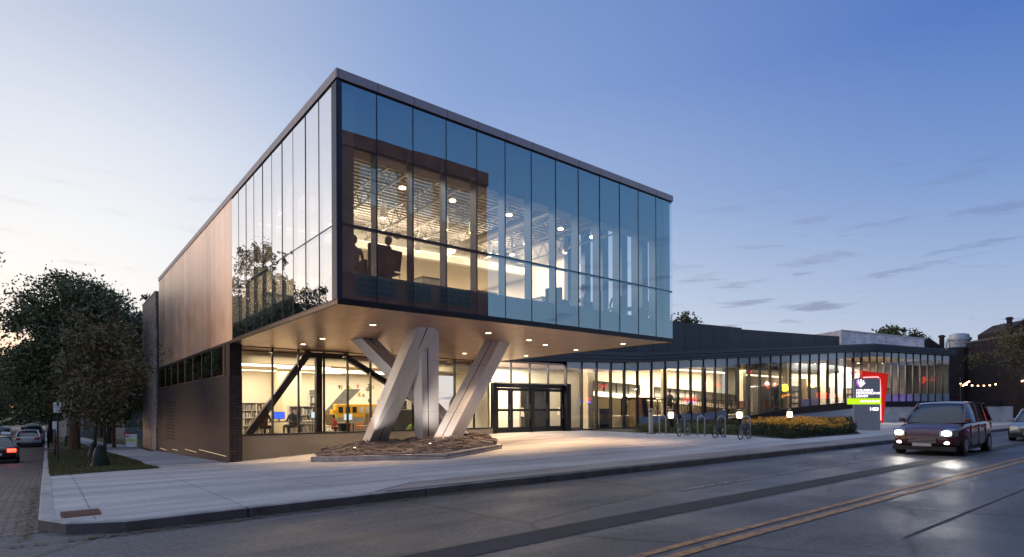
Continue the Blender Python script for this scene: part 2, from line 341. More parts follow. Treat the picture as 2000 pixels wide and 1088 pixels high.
# ------------------------------------------------------------------ mesh builder
class MB:
    def __init__(s): s.v = []; s.f = []; s.mi = []; s.cur = 0
    def add(s, vs, fs):
        b = len(s.v); s.v += [tuple(p) for p in vs]
        for f in fs: s.f.append(tuple(b + i for i in f)); s.mi.append(s.cur)
        return s
    def box(s, x0, x1, y0, y1, z0, z1):
        return s.hexa([(x0, y0), (x1, y0), (x1, y1), (x0, y1)], z0, z1)
    def hexa(s, q, z0, z1):
        return s.add([(x, y, z0) for x, y in q] + [(x, y, z1) for x, y in q],
              [(3, 2, 1, 0), (4, 5, 6, 7), (0, 1, 5, 4), (1, 2, 6, 5), (2, 3, 7, 6), (3, 0, 4, 7)])
    def loft(s, A, B):
        n = len(A)
        return s.add(list(A) + list(B), [tuple(range(n - 1, -1, -1)), tuple(range(n, 2 * n))] + [(i, (i + 1) % n, n + (i + 1) % n, n + i) for i in range(n)])
    def prism(s, poly, z0, z1):
        return s.loft([(x, y, z0) for x, y in poly], [(x, y, z1) for x, y in poly])
    def quad(s, a, b, c, d): return s.add([a, b, c, d], [(0, 1, 2, 3)])
    def wall(s, p, q, z00, z10, z01, z11, t=.1):
        """wall slab from p to q; bottom z00..z01, top z10..z11 (at p, at q), thickness t to the left"""
        dx, dy = q[0] - p[0], q[1] - p[1]; L = math.hypot(dx, dy); nx, ny = -dy / L * t, dx / L * t
        A = [(p[0], p[1], z00), (p[0] + nx, p[1] + ny, z00), (p[0] + nx, p[1] + ny, z10), (p[0], p[1], z10)]
        B = [(q[0], q[1], z01), (q[0] + nx, q[1] + ny, z01), (q[0] + nx, q[1] + ny, z11), (q[0], q[1], z11)]
        return s.loft(A, B)
    def beam(s, p, q, w, h=None):
        h = h or w; p = Vector(p); q = Vector(q); d = (q - p).normalized()
        up = Vector((0, 0, 1)) if abs(d.z) < .95 else Vector((0, 1, 0))
        a = d.cross(up).normalized() * w / 2; b = a.cross(d).normalized() * h / 2
        o = [a + b, b - a, -a - b, a - b]
        return s.loft([p + x for x in o], [q + x for x in o])
    def tube(s, pts, r, n=8, cap=True):
        pts = [Vector(p) for p in pts]
        rs = r if isinstance(r, (list, tuple)) else [r] * len(pts)
        base = len(s.v); prev = None
        for i, p in enumerate(pts):
            d = (pts[min(i + 1, len(pts) - 1)] - pts[max(i - 1, 0)]).normalized()
            if prev is None:
                ref = Vector((0, 0, 1)) if abs(d.z) < .9 else Vector((1, 0, 0)); a = d.cross(ref).normalized()
            else:
                a = (prev - d * prev.dot(d)).normalized()
            prev = a; b = d.cross(a)
            for k in range(n):
                t = 2 * PI * k / n; q = p + (a * math.cos(t) + b * math.sin(t)) * rs[i]; s.v.append(tuple(q))
        for i in range(len(pts) - 1):
            for k in range(n):
                s.f.append((base + i * n + k, base + i * n + (k + 1) % n, base + (i + 1) * n + (k + 1) % n, base + (i + 1) * n + k)); s.mi.append(s.cur)
        if cap:
            s.f.append(tuple(base + k for k in range(n - 1, -1, -1))); s.mi.append(s.cur)
            e = base + (len(pts) - 1) * n; s.f.append(tuple(e + k for k in range(n))); s.mi.append(s.cur)
        return s
    def lathe(s, prof, c=(0, 0, 0), n=16):
        """prof list of (r,z)"""
        return s.tube_z([(c[0], c[1], c[2] + z) for r, z in prof], [max(r, 1e-4) for r, z in prof], n)
    def tube_z(s, pts, rs, n):
        base = len(s.v)
        for p, r in zip(pts, rs):
            for k in range(n):
                t = 2 * PI * k / n; s.v.append((p[0] + r * math.cos(t), p[1] + r * math.sin(t), p[2]))
        for i in range(len(pts) - 1):
            for k in range(n):
                s.f.append((base + i * n + k, base + i * n + (k + 1) % n, base + (i + 1) * n + (k + 1) % n, base + (i + 1) * n + k)); s.mi.append(s.cur)
        s.f.append(tuple(base + k for k in range(n - 1, -1, -1))); s.mi.append(s.cur)
        e = base + (len(pts) - 1) * n; s.f.append(tuple(e + k for k in range(n))); s.mi.append(s.cur)
        return s
    def sphere(s, c, r, n=12, m=8, sc=(1, 1, 1)):
        pts = []; rs = []
        base = len(s.v)
        for i in range(m + 1):
            ph = PI * i / m
            for k in range(n):
                t = 2 * PI * k / n
                s.v.append((c[0] + r * sc[0] * math.sin(ph) * math.cos(t), c[1] + r * sc[1] * math.sin(ph) * math.sin(t), c[2] - r * sc[2] * math.cos(ph)))
        for i in range(m):
            for k in range(n):
                s.f.append((base + i * n + k, base + i * n + (k + 1) % n, base + (i + 1) * n + (k + 1) % n, base + (i + 1) * n + k)); s.mi.append(s.cur)
        return s
    def ring(s, c, R_, r, axis='x', n=28, m=6):
        base = len(s.v)
        for i in range(n):
            t = 2 * PI * i / n
            for k in range(m):
                p = 2 * PI * k / m; rr = R_ + r * math.cos(p); w = r * math.sin(p)
                a, b = rr * math.cos(t), rr * math.sin(t)
                s.v.append({'x': (c[0] + w, c[1] + a, c[2] + b), 'y': (c[0] + a, c[1] + w, c[2] + b), 'z': (c[0] + a, c[1] + b, c[2] + w)}[axis])
        for i in range(n):
            for k in range(m):
                s.f.append((base + i * m + k, base + ((i + 1) % n) * m + k, base + ((i + 1) % n) * m + (k + 1) % m, base + i * m + (k + 1) % m)); s.mi.append(s.cur)
        return s
    def build(s, name, mat, parent=None, smooth=False, world=False, bevel=0, sub=0, fix=True):
        me = bpy.data.meshes.new(name)
        vs = s.v
        if parent is not None and world:
            r = parent
            off = Vector((0, 0, 0))
            while r is not None: off += r.location; r = r.parent
            vs = [(x - off.x, y - off.y, z - off.z) for x, y, z in vs]
        me.from_pydata(vs, [], s.f)
        mats = mat if isinstance(mat, (list, tuple)) else [mat]
        for mm in mats: me.materials.append(M[mm])
        if len(mats) > 1: me.polygons.foreach_set('material_index', s.mi)
        if fix and len(s.f) < 20000:
            bm = bmesh.new(); bm.from_mesh(me); bmesh.ops.recalc_face_normals(bm, faces=bm.faces); bm.to_mesh(me); bm.free()
        if smooth: me.polygons.foreach_set('use_smooth', [True] * len(me.polygons))
        me.update()
        o = bpy.data.objects.new(name, me); COL.objects.link(o)
        if parent is not None: o.parent = parent
        if bevel:
            b = o.modifiers.new('bevel', 'BEVEL'); b.width = bevel; b.segments = 2; b.limit_method = 'ANGLE'
        if sub:
            b = o.modifiers.new('sub', 'SUBSURF'); b.levels = sub; b.render_levels = sub
        return o

def tag(o, label=None, cat=None, group=None, kind=None):
    if label: o['label'] = label
    if cat: o['category'] = cat
    if group: o['group'] = group
    if kind: o['kind'] = kind
    return o
def thing(name, label, cat, loc=(0, 0, 0), rz=0., group=None):
    o = bpy.data.objects.new(name, None); COL.objects.link(o); o.location = loc; o.rotation_euler = (0, 0, rz)
    o.empty_display_size = .2
    return tag(o, label, cat, group)
def copy_tree(o, parent=None):
    c = o.copy(); COL.objects.link(c)
    if parent is not None: c.parent = parent
    for ch in list(o.children): copy_tree(ch, c)
    return c
def dup(o, loc, rz, label, group=None):
    c = copy_tree(o); c.location = loc; c.rotation_euler = (0, 0, rz); c['label'] = label
    if group: c['group'] = group
    return c

def sheet(name, poly, mat, dz=0., extra=1.0, gfun=G):
    """polygon laid over the ground function"""
    bm = bmesh.new()
    bm.faces.new([bm.verts.new((x, y, 0)) for x, y in poly])
    xs = [p[0] for p in poly]; ys = [p[1] for p in poly]
    for g in GU + [-3, 2, 6.5, 11.5]:
        if min(xs) < g < max(xs): bmesh.ops.bisect_plane(bm, geom=bm.verts[:] + bm.edges[:] + bm.faces[:], plane_co=(g, 0, 0), plane_no=(1, 0, 0))
    for g in GV + [-3, 2.5, 8, 17, 23, 38, 46, 85]:
        if min(ys) < g < max(ys): bmesh.ops.bisect_plane(bm, geom=bm.verts[:] + bm.edges[:] + bm.faces[:], plane_co=(0, g, 0), plane_no=(0, 1, 0))
    bmesh.ops.triangulate(bm, faces=[f for f in bm.faces if len(f.verts) > 4])
    for v in bm.verts: v.co.z = gfun(v.co.x, v.co.y) + dz
    bmesh.ops.recalc_face_normals(bm, faces=bm.faces)
    if sum(f.normal.z for f in bm.faces) < 0: bmesh.ops.reverse_faces(bm, faces=bm.faces)
    me = bpy.data.meshes.new(name); bm.to_mesh(me); bm.free(); me.materials.append(M[mat])
    o = bpy.data.objects.new(name, me); COL.objects.link(o); return o
def subdiv(path, step=1.5):
    out = []
    for a, b in zip(path, path[1:]):
        n = max(1, int(math.dist(a, b) / step))
        for i in range(n): out.append((a[0] + (b[0] - a[0]) * i / n, a[1] + (b[1] - a[1]) * i / n))
    out.append(path[-1]); return out
def ribbon(name, path, w, mat, top=.0, bottom=-.3, gfun=G, side=1, step=1.5):
    """kerb: solid strip of width w on the left (side=1) of the path"""
    pts = subdiv(path, step); n = len(pts); mb = MB()
    for i, p in enumerate(pts):
        a = pts[max(i - 1, 0)]; b = pts[min(i + 1, n - 1)]
        d = Vector((b[0] - a[0], b[1] - a[1])).normalized(); nx, ny = -d.y * side * w, d.x * side * w
        z = gfun(*p)
        mb.v += [(p[0], p[1], z + bottom), (p[0], p[1], z + top - .02), (p[0] + nx * .12, p[1] + ny * .12, z + top), (p[0] + nx, p[1] + ny, z + top), (p[0] + nx, p[1] + ny, z + bottom)]
    for i in range(n - 1):
        for k in range(4):
            mb.f.append((i * 5 + k, (i + 1) * 5 + k, (i + 1) * 5 + k + 1, i * 5 + k + 1)); mb.mi.append(0)
    mb.f += [(0, 1, 2, 3, 4), tuple((n - 1) * 5 + k for k in (4, 3, 2, 1, 0))]; mb.mi += [0, 0]
    return mb.build(name, mat)
# ================================================================== SETTING
LVAL = [-6.25, 400]
ter = sheet('ground', [(-5.7, -4.3), (-4.9, -5.1), (400, -5.1), (400, 400), (-5.7, 400)], 'lawn', -.06); tag(ter, kind='structure')
far = MB()
far.v = [(-900, -900, -2.6), (1500, -900, -2.6), (1500, 1500, -2.6), (-900, 1500, -2.6)]; far.f = [(0, 1, 2, 3)]; far.mi = [0]
tag(far.build('terrain', 'lawn'), kind='structure')
tag(sheet('lawn_across_side_street', [(-300, -5.4), (-15.2, -5.4), (-15.2, 400), (-300, 400)], 'lawn', -.05), kind='structure')
o = sheet('main_street', [(-300, -15.9), (400, -15.9), (400, -5.3), (-5.0, -5.3), (-5.0, -4.2), (-300, -4.2)], 'asphalt', -.15); tag(o, kind='structure')
o = sheet('side_street', [(-15.2, -4.6), (-5.9, -4.6), (-5.9, 160), (-15.2, 160)], 'paver', -.146); tag(o, kind='structure')
o = sheet('far_pavement', [(-300, -19.5), (400, -19.5), (400, -15.7), (-300, -15.7)], 'sidewalk', 0); tag(o, kind='structure')
tag(sheet('lot_beyond', [(-300, -60), (400, -60), (400, -19.5), (-300, -19.5)], 'old_sidewalk', -.02), kind='structure')
WK = [(-6.0, 38.5), (-6.0, -4.3), (-5.72, -5.0), (-5.1, -5.4), (-1.55, -5.42), (120, -5.42)]
# pavement inside the kerbs
inner = [(-5.84, 36.5), (-5.84, -4.2), (-5.6, -4.85), (-5.05, -5.22), (-1.6, -5.24), (-.3, -4.35), (14.7, -3.96), (33, -3.4), (120, -3.4), (120, 11), (40, 12.3), (14, 12.3), (0, 12.2), (0, 31), (-.5, 31), (-.5, 36.5)]
tag(sheet('pavement', inner, 'sidewalk', 0), kind='structure')
tag(sheet('kerbside_pavement', [(-1.5, -5.24), (120, -5.24), (120, -3.4), (33, -3.4), (14.7, -3.96), (-.25, -4.37)], 'old_sidewalk', .002), kind='structure')
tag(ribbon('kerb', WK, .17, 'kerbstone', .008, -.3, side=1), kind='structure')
tag(ribbon('far_kerb', [(120, -15.9), (-120, -15.9)], .17, 'kerbstone', .01, -.3, side=1), kind='structure')
tag(ribbon('side_street_kerb', [(-15.2, -5.4), (-15.2, 120)], .17, 'kerbstone', .01, -.3, side=1), kind='structure')
tag(ribbon('side_kerb_beyond', [(-6.0, 120), (-6.0, 41.5), (-5.4, 40.6)], .17, 'kerbstone', .01, -.3, side=1), kind='structure')
tag(sheet('brick_crosswalk', [(-6.0, 38.0), (-5.84, 36.4), (-4.0, 37.5), (-2.8, 38.0), (-2.6, 41), (-6.0, 41.2)], 'old_brick', .004), kind='structure')
tag(sheet('side_path', [(-2.9, 31), (-.5, 31), (-.4, 41), (-1.2, 46), (-2.0, 52), (-2.6, 70), (-4.0, 120), (-5.0, 120), (-4.0, 70), (-3.6, 52), (-3.2, 42), (-2.8, 38)], 'sidewalk', .006), kind='structure')
lawn = [(-5.84, 5.06), (-3.06, 7.05), (-2.67, 15.87), (-2.65, 24.3), (-2.74, 30.6), (-3.0, 36.2), (-3.58, 37.6), (-4.27, 37.5), (-5.84, 35.0)]
tag(sheet('lawn_strip', lawn, 'lawn', .02), kind='structure')
def blades(name, poly, n, h, mat, seed, hfun=G, w=.012, dz=0.02, lean=.5):
    rng = np.random.default_rng(seed)
    P = np.array(poly); lo = P.min(0); hi = P.max(0); pts = []
    def inside(x, y):
        c = False; j = len(poly) - 1
        for i in range(len(poly)):
            xi, yi = poly[i]; xj, yj = poly[j]
            if (yi > y) != (yj > y) and x < (xj - xi) * (y - yi) / (yj - yi) + xi: c = not c
            j = i
        return c
    while len(pts) < n:
        x, y = rng.uniform(lo[0], hi[0]), rng.uniform(lo[1], hi[1])
        if inside(x, y): pts.append((x, y, hfun(x, y) + dz))
    pts = np.array(pts); a = rng.uniform(0, 2 * PI, n); hh = h * rng.uniform(.5, 1.2, n)
    dx = np.cos(a) * w; dy = np.sin(a) * w; l = rng.normal(0, lean, (n, 2)) * hh[:, None]
    V = np.zeros((n, 3, 3)); V[:, 0] = pts; V[:, 1] = pts; V[:, 2] = pts
    V[:, 0, 0] -= dx; V[:, 0, 1] -= dy; V[:, 1, 0] += dx; V[:, 1, 1] += dy
    V[:, 2, 0] += l[:, 0]; V[:, 2, 1] += l[:, 1]; V[:, 2, 2] += hh
    return rawmesh(name, V.reshape(-1, 3), 3, mat)
def rawmesh(name, V, k, mat, parent=None):
    n = len(V) // k
    me = bpy.data.meshes.new(name); me.vertices.add(len(V)); me.vertices.foreach_set('co', V.astype(np.float32).ravel())
    me.loops.add(n * k); me.polygons.add(n)
    me.loops.foreach_set('vertex_index', np.arange(n * k, dtype=np.int32))
    me.polygons.foreach_set('loop_start', np.arange(0, n * k, k, dtype=np.int32))
    try: me.polygons.foreach_set('loop_total', np.full(n, k, dtype=np.int32))
    except Exception: pass
    me.materials.append(M[mat]); me.update(calc_edges=True); me.validate()
    o = bpy.data.objects.new(name, me); COL.objects.link(o)
    if parent is not None: o.parent = parent
    return o
tag(blades('lawn_grass', lawn, 26000, .07, 'blade', 3), 'short patchy grass of the lawn strip', 'grass', kind='stuff')
# painted markings
def strip(name, a, b, w, mat, dz=-.142, wig=.0):
    dx, dy = b[0] - a[0], b[1] - a[1]; L = math.hypot(dx, dy); nx, ny = -dy / L * w / 2, dx / L * w / 2
    return sheet(name, [(a[0] + nx, a[1] + ny), (a[0] - nx, a[1] - ny), (b[0] - nx, b[1] - ny), (b[0] + nx, b[1] + ny)], mat, dz)
for n, a, b, w, m in (('centre_line', (-40, -10.62), (120, -10.62), .11, 'yellow_line'), ('centre_line', (-40, -10.86), (120, -10.86), .13, 'yellow_line'),
                      ('parking_line', (3.5, -8.02), (40, -7.2), .09, 'white_line')):
    tag(strip(n, a, b, w, m), kind='structure')
pbr('tar', (.042, .042, .048), .85, 0, .2, 2., .3, 60)
tag(strip('tar_seam', (-30, -9.3), (60, -9.0), .5, 'tar', -.145), kind='structure')
tag(strip('tar_seam', (2, -12.1), (60, -12.3), .03, 'tar', -.145), kind='structure')
# fallen leaves in the gutter by the corner
rng = np.random.default_rng(5)
def litter(name, n, fx, size, mat, label):
    V = []
    for i in range(n):
        x, y, z = fx(); a = rng.uniform(0, PI); s = size * rng.uniform(.5, 1.3)
        c, d = math.cos(a) * s, math.sin(a) * s
        V += [(x - c, y - d, z), (x + d, y - c, z + s * .4), (x + c, y + d, z + .004), (x - d, y + c, z + s * .3)]
    return tag(rawmesh(name, np.array(V), 4, mat), label, 'leaves', kind='stuff')
def f1():
    t = rng.uniform(0, 1)
    if t < .45: return (-6.05 - abs(rng.normal(0, .12)), rng.uniform(-5.2, 3), -.13)
    return (rng.uniform(-6.3, 1.5), -5.5 - abs(rng.normal(0, .1)), -.13)
def f1g():
    x, y, z = f1(); return (x, y, G(x, y) - .135)
litter('fallen_leaves', 900, f1g, .025, 'leaf_autumn', 'brown fallen leaves in the gutter along the corner kerb')
# tactile plate
tp = thing('tactile_plate', 'rust red ribbed tactile plate set in the corner pavement', 'tactile plate', (-5.53, -4.17, G(-5.5, -4.2)))
mb = MB(); mb.box(-.23, .23, -.32, .32, -.02, .008); mb.build('plate', 'rust', tp)
mb = MB()
for i in range(11): mb.box(-.21 + i * .04, -.195 + i * .04, -.31, .31, .008, .016)
mb.build('ridges', 'rust', tp)

# ================================================================== LIBRARY
ZT, ZM, ZB = 10.29, 6.265, 4.176
LU, LV = 14.465, 30.41
lib = thing('library_building', 'two storey glass and dark brick library whose upper box overhangs slanted columns', 'library', (7, 10, 0))
def B(mb, name, mat, parent=lib, **k): return mb.build(name, mat, parent, world=True, **k)
def sub(mb, name, mat, parent): 
    return mb.build(name, mat, parent, world=True)
# roof, coping, floors
mb = MB(); mb.box(.15, LU - .15, .15, LV - .1, 10.0, 10.12); B(mb, 'roof', 'roof')
mb = MB(); mb.box(-.03, LU + .03, -.03, .14, 10.05, ZT); mb.box(-.03, .14, .14, LV, 10.05, ZT); mb.box(LU - .14, LU + .03, .14, LV, 10.05, ZT); mb.box(.14, LU - .14, LV - .2, LV, 10.05, ZT); B(mb, 'coping', 'coping')
mb = MB(); mb.box(.02, LU - .02, .02, .1, 9.97, 10.05); mb.box(.02, .1, .1, 10.92, 9.97, 10.05); B(mb, 'reveal', 'frame')
mb = MB(); mb.box(.05, LU - .05, .05, 12.2, 4.176, 4.3); mb.box(.05, 26.5, 12.2, 26, 4.2, 4.3); B(mb, 'soffit', 'soffit_panel')
mb = MB(); mb.box(0, LU, -.0, .05, 4.16, 4.30); mb.box(-.0, .05, .05, LV, 4.16, 4.28); mb.box(LU - .05, LU, .05, 12.2, 4.16, 4.3); B(mb, 'edge_trim', 'frame')
mb = MB(); mb.box(-.012, 0, 0, 10.9, 4.185, 4.262); B(mb, 'bronze_edge', 'soffit_panel')
mb = MB(); mb.box(.25, LU - .25, .25, 24, 4.3, 4.95); B(mb, 'upper_floor', 'carpet')
mb = MB(); mb.box(.2, LU - .3, 24, 24.2, 4.3, 10); B(mb, 'upper_back_wall', 'white_wall')
# clad side
mb = MB(); mb.box(0, .2, 10.92, LV, 4.28, 10.05); B(mb, 'metal_cladding', 'copper_panel')
mb = MB(); mb.box(.2, LU, LV - .2, LV, 4.2, 10.05); mb.box(LU - .2, LU, 5.95, LV - .2, 4.2, 10.05); B(mb, 'rear_wall', 'dark_clad')
mb = MB(); mb.box(LU - .5, LU - .25, 5.95, 24, 4.95, 9.95); B(mb, 'inner_lining', 'white_wall')
mb = MB(); mb.box(.2, .35, 10.95, 24, 4.95, 9.95); B(mb, 'inner_lining', 'white_wall')
# front curtain wall
def pane_wobble(i): return math.sin(i * 12.9898) * .0045
def bay(a, b, z0, z1, axis, at, inward, gm, fm='frame_blue', depth=.34, tz=True, mw=.022, cap=0):
    """one glazed bay between a and b along an axis; at = the glass plane"""
    f = MB()
    s = 1 if inward > 0 else -1
    def bx(p0, p1, d0, d1, zz0, zz1):
        d0, d1 = sorted((at + d0 * s, at + d1 * s))
        if axis == 'u': f.box(p0, p1, d0, d1, zz0, zz1)
        else: f.box(d0, d1, p0, p1, zz0, zz1)
    bx(a - mw, a + mw, .012, depth, z0, z1)
    if cap: bx(a - cap, a + cap, -.01, .003, z0, z1)
    if cap: bx(a + cap, b - cap, -.009, .003, z0, z0 + .03)
    bx(a + mw, b - mw, .012, .1, z0, z0 + .045)
    if tz: bx(a + mw, b - mw, .012, .1, z1 - .03, z1 - .002)
    w = B(f, 'window', fm)
    g = MB(); t = pane_wobble(a * 7 + z0) ; e = .006
    if axis == 'u': q = [(a + e, at + t, z0 + e), (b - e, at - t, z0 + e), (b - e, at - t, z1 - e), (a + e, at + t, z1 - e)]
    else: q = [(at + t, a + e, z0 + e), (at - t, b - e, z0 + e), (at - t, b - e, z1 - e), (at + t, a + e, z1 - e)]
    g.quad(*q); p = sub(g, 'pane', gm, w)
    return w
bw = LU / 13
for i in range(13):
    a, b = i * bw, (i + 1) * bw
    bay(a, b, 4.30, ZM, 'u', 0, 1, 'glass_front', cap=.014); bay(a, b, ZM, 9.98, 'u', 0, 1, 'glass_front', cap=.014)
LS = [0] + [1.3 + 1.069 * i for i in range(10)]
for a, b in zip(LS, LS[1:]):
    bay(a, b, 4.28, ZM, 'v', 0, 1, 'glass_side', depth=.12, cap=.011); bay(a, b, ZM, 9.98, 'v', 0, 1, 'glass_side', depth=.12, cap=.011)
for i in range(5):   # far side, seen through the building
    a = .25 + i * 1.13
    bay(a, a + 1.13, 4.3, 9.98, 'v', LU, -1, 'glass_clear', depth=.4, mw=.13)
mb = MB()
for i in range(13): mb.box(i * bw + .07, (i + 1) * bw - .07, .2, .24, 8.42, 9.97)
B(mb, 'roller_shade', 'shade_cloth')
mb = MB(); mb.box(.1, LU - .3, .16, .24, 4.3, 5.08); mb.box(.14, .2, .24, 10.9, 4.3, 5.0); B(mb, 'knee_wall', 'knee_panel')
mb = MB(); mb.box(.1, LU - .3, .25, .75, 8.42, 8.5); B(mb, 'shade_pelmet', 'deck_dark')
for x, y, w in ((.36, .36, .34), (LU - .55, .45, .3)):
    mb = MB(); mb.box(x - w / 2, x + w / 2, y - w / 2, y + w / 2, 4.95, 9.9); B(mb, 'column', 'grey_panel')
# upper room ceiling: ribbed deck and trusses
mb = MB(); mb.box(.2, LU - .25, .2, 24, 9.93, 9.99)
for i in range(60): mb.box(.25, LU - .3, .5 + i * .3, .62 + i * .3, 9.86, 9.93)
B(mb, 'ceiling_deck', 'deck')
for k in range(7):
    x = 1.2 + k * 2.05; mb = MB()
    mb.beam((x, .3, 9.72), (x, 16, 9.72), .07, .06); mb.beam((x, .6, 9.08), (x, 16, 9.08), .07, .06)
    for j in range(20):
        y = .6 + j * .75
        mb.beam((x, y, 9.1), (x, y + .375, 9.7), .03); mb.beam((x, y + .375, 9.7), (x, y + .75, 9.1), .03)
    B(mb, 'roof_truss', 'joist_white')
for k in range(4):
    mb = MB(); mb.tube([(.5, 2.2 + k * 3.0, 9.35), (LU - .6, 2.2 + k * 3.0, 9.35)], .03, 6); B(mb, 'pipe', 'joist_white')
mb = MB(); mb.tube([(9.2, 1.2, 9.0), (9.2, 14, 9.0)], .22, 14); B(mb, 'air_duct', 'joist_white', smooth=True)
# raised ceiling edge with cove light, back rooms
mb = MB(); mb.loft([(1, 9.4, 8.35), (1, 9.4, 8.65), (1, 10.6, 9.9), (1, 24, 9.9), (1, 24, 8.35)], [(13.9, 8.4, 8.35), (13.9, 8.4, 8.65), (13.9, 10.6, 9.9), (13.9, 24, 9.9), (13.9, 24, 8.35)]); B(mb, 'cove_ceiling', 'white_wall')
mb = MB(); mb.beam((.6, 9.2, 8.68), (13.6, 8.25, 8.68), .1, .05); B(mb, 'cove_light', 'cove')
mb = MB(); mb.wall((.6, 9.05), (13.6, 8.1), 8.33, 8.62, 8.33, 8.62, .1); B(mb, 'cove_edge', 'white_wall')
mb = MB(); mb.box(.4, 13.9, 14.5, 14.7, 4.95, 8.35); B(mb, 'inner_partition', 'cream')
mb = MB(); mb.box(6.2, 8.4, 14.42, 14.5, 4.95, 7.2); B(mb, 'doorway', 'deck_dark')
# ---- ground floor street wall (v = 12.1)
gp_ = [.62, 1.94, 3.09, 4.28, 5.44, 6.63, 7.82, 9.0, 10.3, 11.6, 12.9, 14.1]
for a, b in zip(gp_, gp_[1:]): bay(a, b, .3, 4.17, 'u', 12.1, 1, 'glass_ground', 'frame', depth=.16, mw=.03)
mb = MB(); mb.wall((.5, 12.0), (14.25, 12.0), -1.2, .3, -1.2, .3, .35); B(mb, 'concrete_plinth', 'concrete')
mb = MB(); mb.box(.5, 14.25, 11.98, 12.2, .3, .36); mb.box(.5, .62, 11.98, 12.2, .36, 4.17); B(mb, 'sill', 'frame')
# doors
mb = MB(); mb.box(14.12, 14.35, 11.95, 12.25, .0, 2.93); mb.box(19.75, 20.12, 11.7, 12.3, .0, 3.0); mb.box(14.35, 19.75, 11.95, 12.25, 2.68, 2.93); mb.box(17.0, 17.15, 11.95, 12.2, .0, 2.68)
door = B(mb, 'entrance_frame', 'frame')
for a, b in ((14.35, 15.45), (15.45, 17.0), (17.15, 18.4), (18.4, 19.75)):
    mb = MB(); w = .17
    mb.box(a + .01, a + w, 12.02, 12.1, .02, 2.66); mb.box(b - w, b - .01, 12.02, 12.1, .02, 2.66)
    for z0, z1 in ((.02, .34), (1.28, 1.42), (2.48, 2.66)): mb.box(a + w, b - w, 12.03, 12.09, z0, z1)
    d = B(mb, 'door', 'frame'); g = MB(); g.quad((a + w, 12.05, .34), (b - w, 12.05, .34), (b - w, 12.05, 2.48), (a + w, 12.05, 2.48)); sub(g, 'pane', 'glass_ground', d)
    g = MB(); g.tube([(b - .1, 11.99, .8), (b - .1, 11.97, 1.0), (b - .1, 11.97, 1.5), (b - .1, 11.99, 1.7)], .015, 6); sub(g, 'handle', 'steel', d)
for a, b in ((14.1, 15.6), (15.6, 17.06), (17.06, 18.58), (18.58, 20.1)): bay(a, b, 2.95, 4.2, 'u', 12.1, 1, 'glass_wing', 'frame', depth=.14, mw=.03)
# window strip and brick wall along the side street
mb = MB(); mb.prism([(0, 11.45), (.5, 11.45), (.5, 31), (0, 31)], -2.2, 2.88); B(mb, 'brick_wall', 'dark_brick')
mb = MB()
for y0, z0, y1 in ((12.0, -.55, 17.5), (18.2, -.72, 21.2), (23.5, -.92, 25.2), (27.5, -1.1, 30.0)): mb.box(-.012, .0, y0, y1, z0, z0 + .018)
B(mb, 'base_light', 'ground_light')
mb = MB()
for i in range(8):
    for j in range(12): mb.box(-.02, 0, 24.4 + i * .42 + (j % 2) * .2, 24.6 + i * .42 + (j % 2) * .2, -.35 + j * .2, -.25 + j * .2)
B(mb, 'brick_screen', 'dark_brick')
sp_ = [12.6 + i * 2.2 for i in range(9)]
for a, b in zip(sp_, sp_[1:]): bay(a, b, 2.9, 4.17, 'v', .03, 1, 'glass_strip', 'soffit_panel', depth=.08, mw=.03, cap=.045)
mb = MB(); mb.box(.03, .5, 11.5, 12.5, 2.88, 4.17); B(mb, 'corner_post', 'frame')
mb = MB(); mb.box(.0, .06, 12.2, 12.45, 2.88, 4.17); B(mb, 'bronze_post', 'soffit_panel')
mb = MB(); mb.box(.35, .45, 12.6, 31, 2.88, 4.17); B(mb, 'strip_backing', 'shade_cloth')
# ground floor room
mb = MB(); mb.box(.55, 26, 12.3, 25, -.2, -.0); mb.box(.55, 14, 12.3, 25, .0, .12); B(mb, 'ground_floor', 'carpet')
mb = MB(); mb.box(.5, 14.2, 20, 20.2, 0, 4.2); mb.box(.52, .7, 12.3, 20, 0, 4.2); mb.box(13.95, 14.1, 12.3, 15.8, 0, 4.2); B(mb, 'room_wall', 'white_wall')
mb = MB(); mb.box(.7, 13.95, 14.2, 20, 3.62, 3.7); mb.box(.7, 13.95, 14.1, 14.2, 3.62, 4.17); B(mb, 'lowered_ceiling', 'cream')
for k, (x0, x1) in enumerate(((1.2, 5.6), (.9, 6.8), (3.5, 9.5), (6.0, 12.8), (7, 13), (2, 8))):
    y = 14.7 + k * .9; mb = MB(); mb.box(x0, x1, y, y + .1, 3.585, 3.618); B(mb, 'strip_light', 'strip_white')
mb = MB(); mb.beam((.9, 12.5, .2), (3.7, 12.5, 4.15), .3, .3); B(mb, 'diagonal_brace', 'frame')
mb = MB(); mb.beam((5.35, 12.5, 4.05), (9.1, 12.5, 2.0), .26, .26); B(mb, 'diagonal_brace', 'frame')
mb = MB(); mb.box(3.5, 5.4, 12.38, 12.6, 3.85, 4.1); mb.box(3.98, 4.26, 12.35, 12.6, .12, 3.85); B(mb, 'steel_post', 'frame')
mb = MB(); mb.box(6.4, 6.8, 19.85, 20, .1, 2.6); mb.loft([(7.2, 19.93, 1.2), (8.0, 19.93, 1.2), (9.6, 19.93, 2.7), (8.6, 19.93, 2.7)], [(7.2, 19.99, 1.2), (8.0, 19.99, 1.2), (9.6, 19.99, 2.7), (8.6, 19.99, 2.7)]); B(mb, 'wall_graphic', 'grey_panel')
mb = MB(); mb.box(4.2, 5.2, 18.0, 20, 0, 3.6); B(mb, 'closet_wall', 'cream')
mb = MB(); mb.tube([(12.9, 13.4, 1.55), (12.9, 13.48, 1.55)], .85, 28); B(mb, 'round_wall_panel', 'bulkhead')
mb = MB()
mb.box(11.2, 11.9, 19.9, 19.97, 2.6, 3.2)
B(mb, 'wall_screen', 'screen_white')
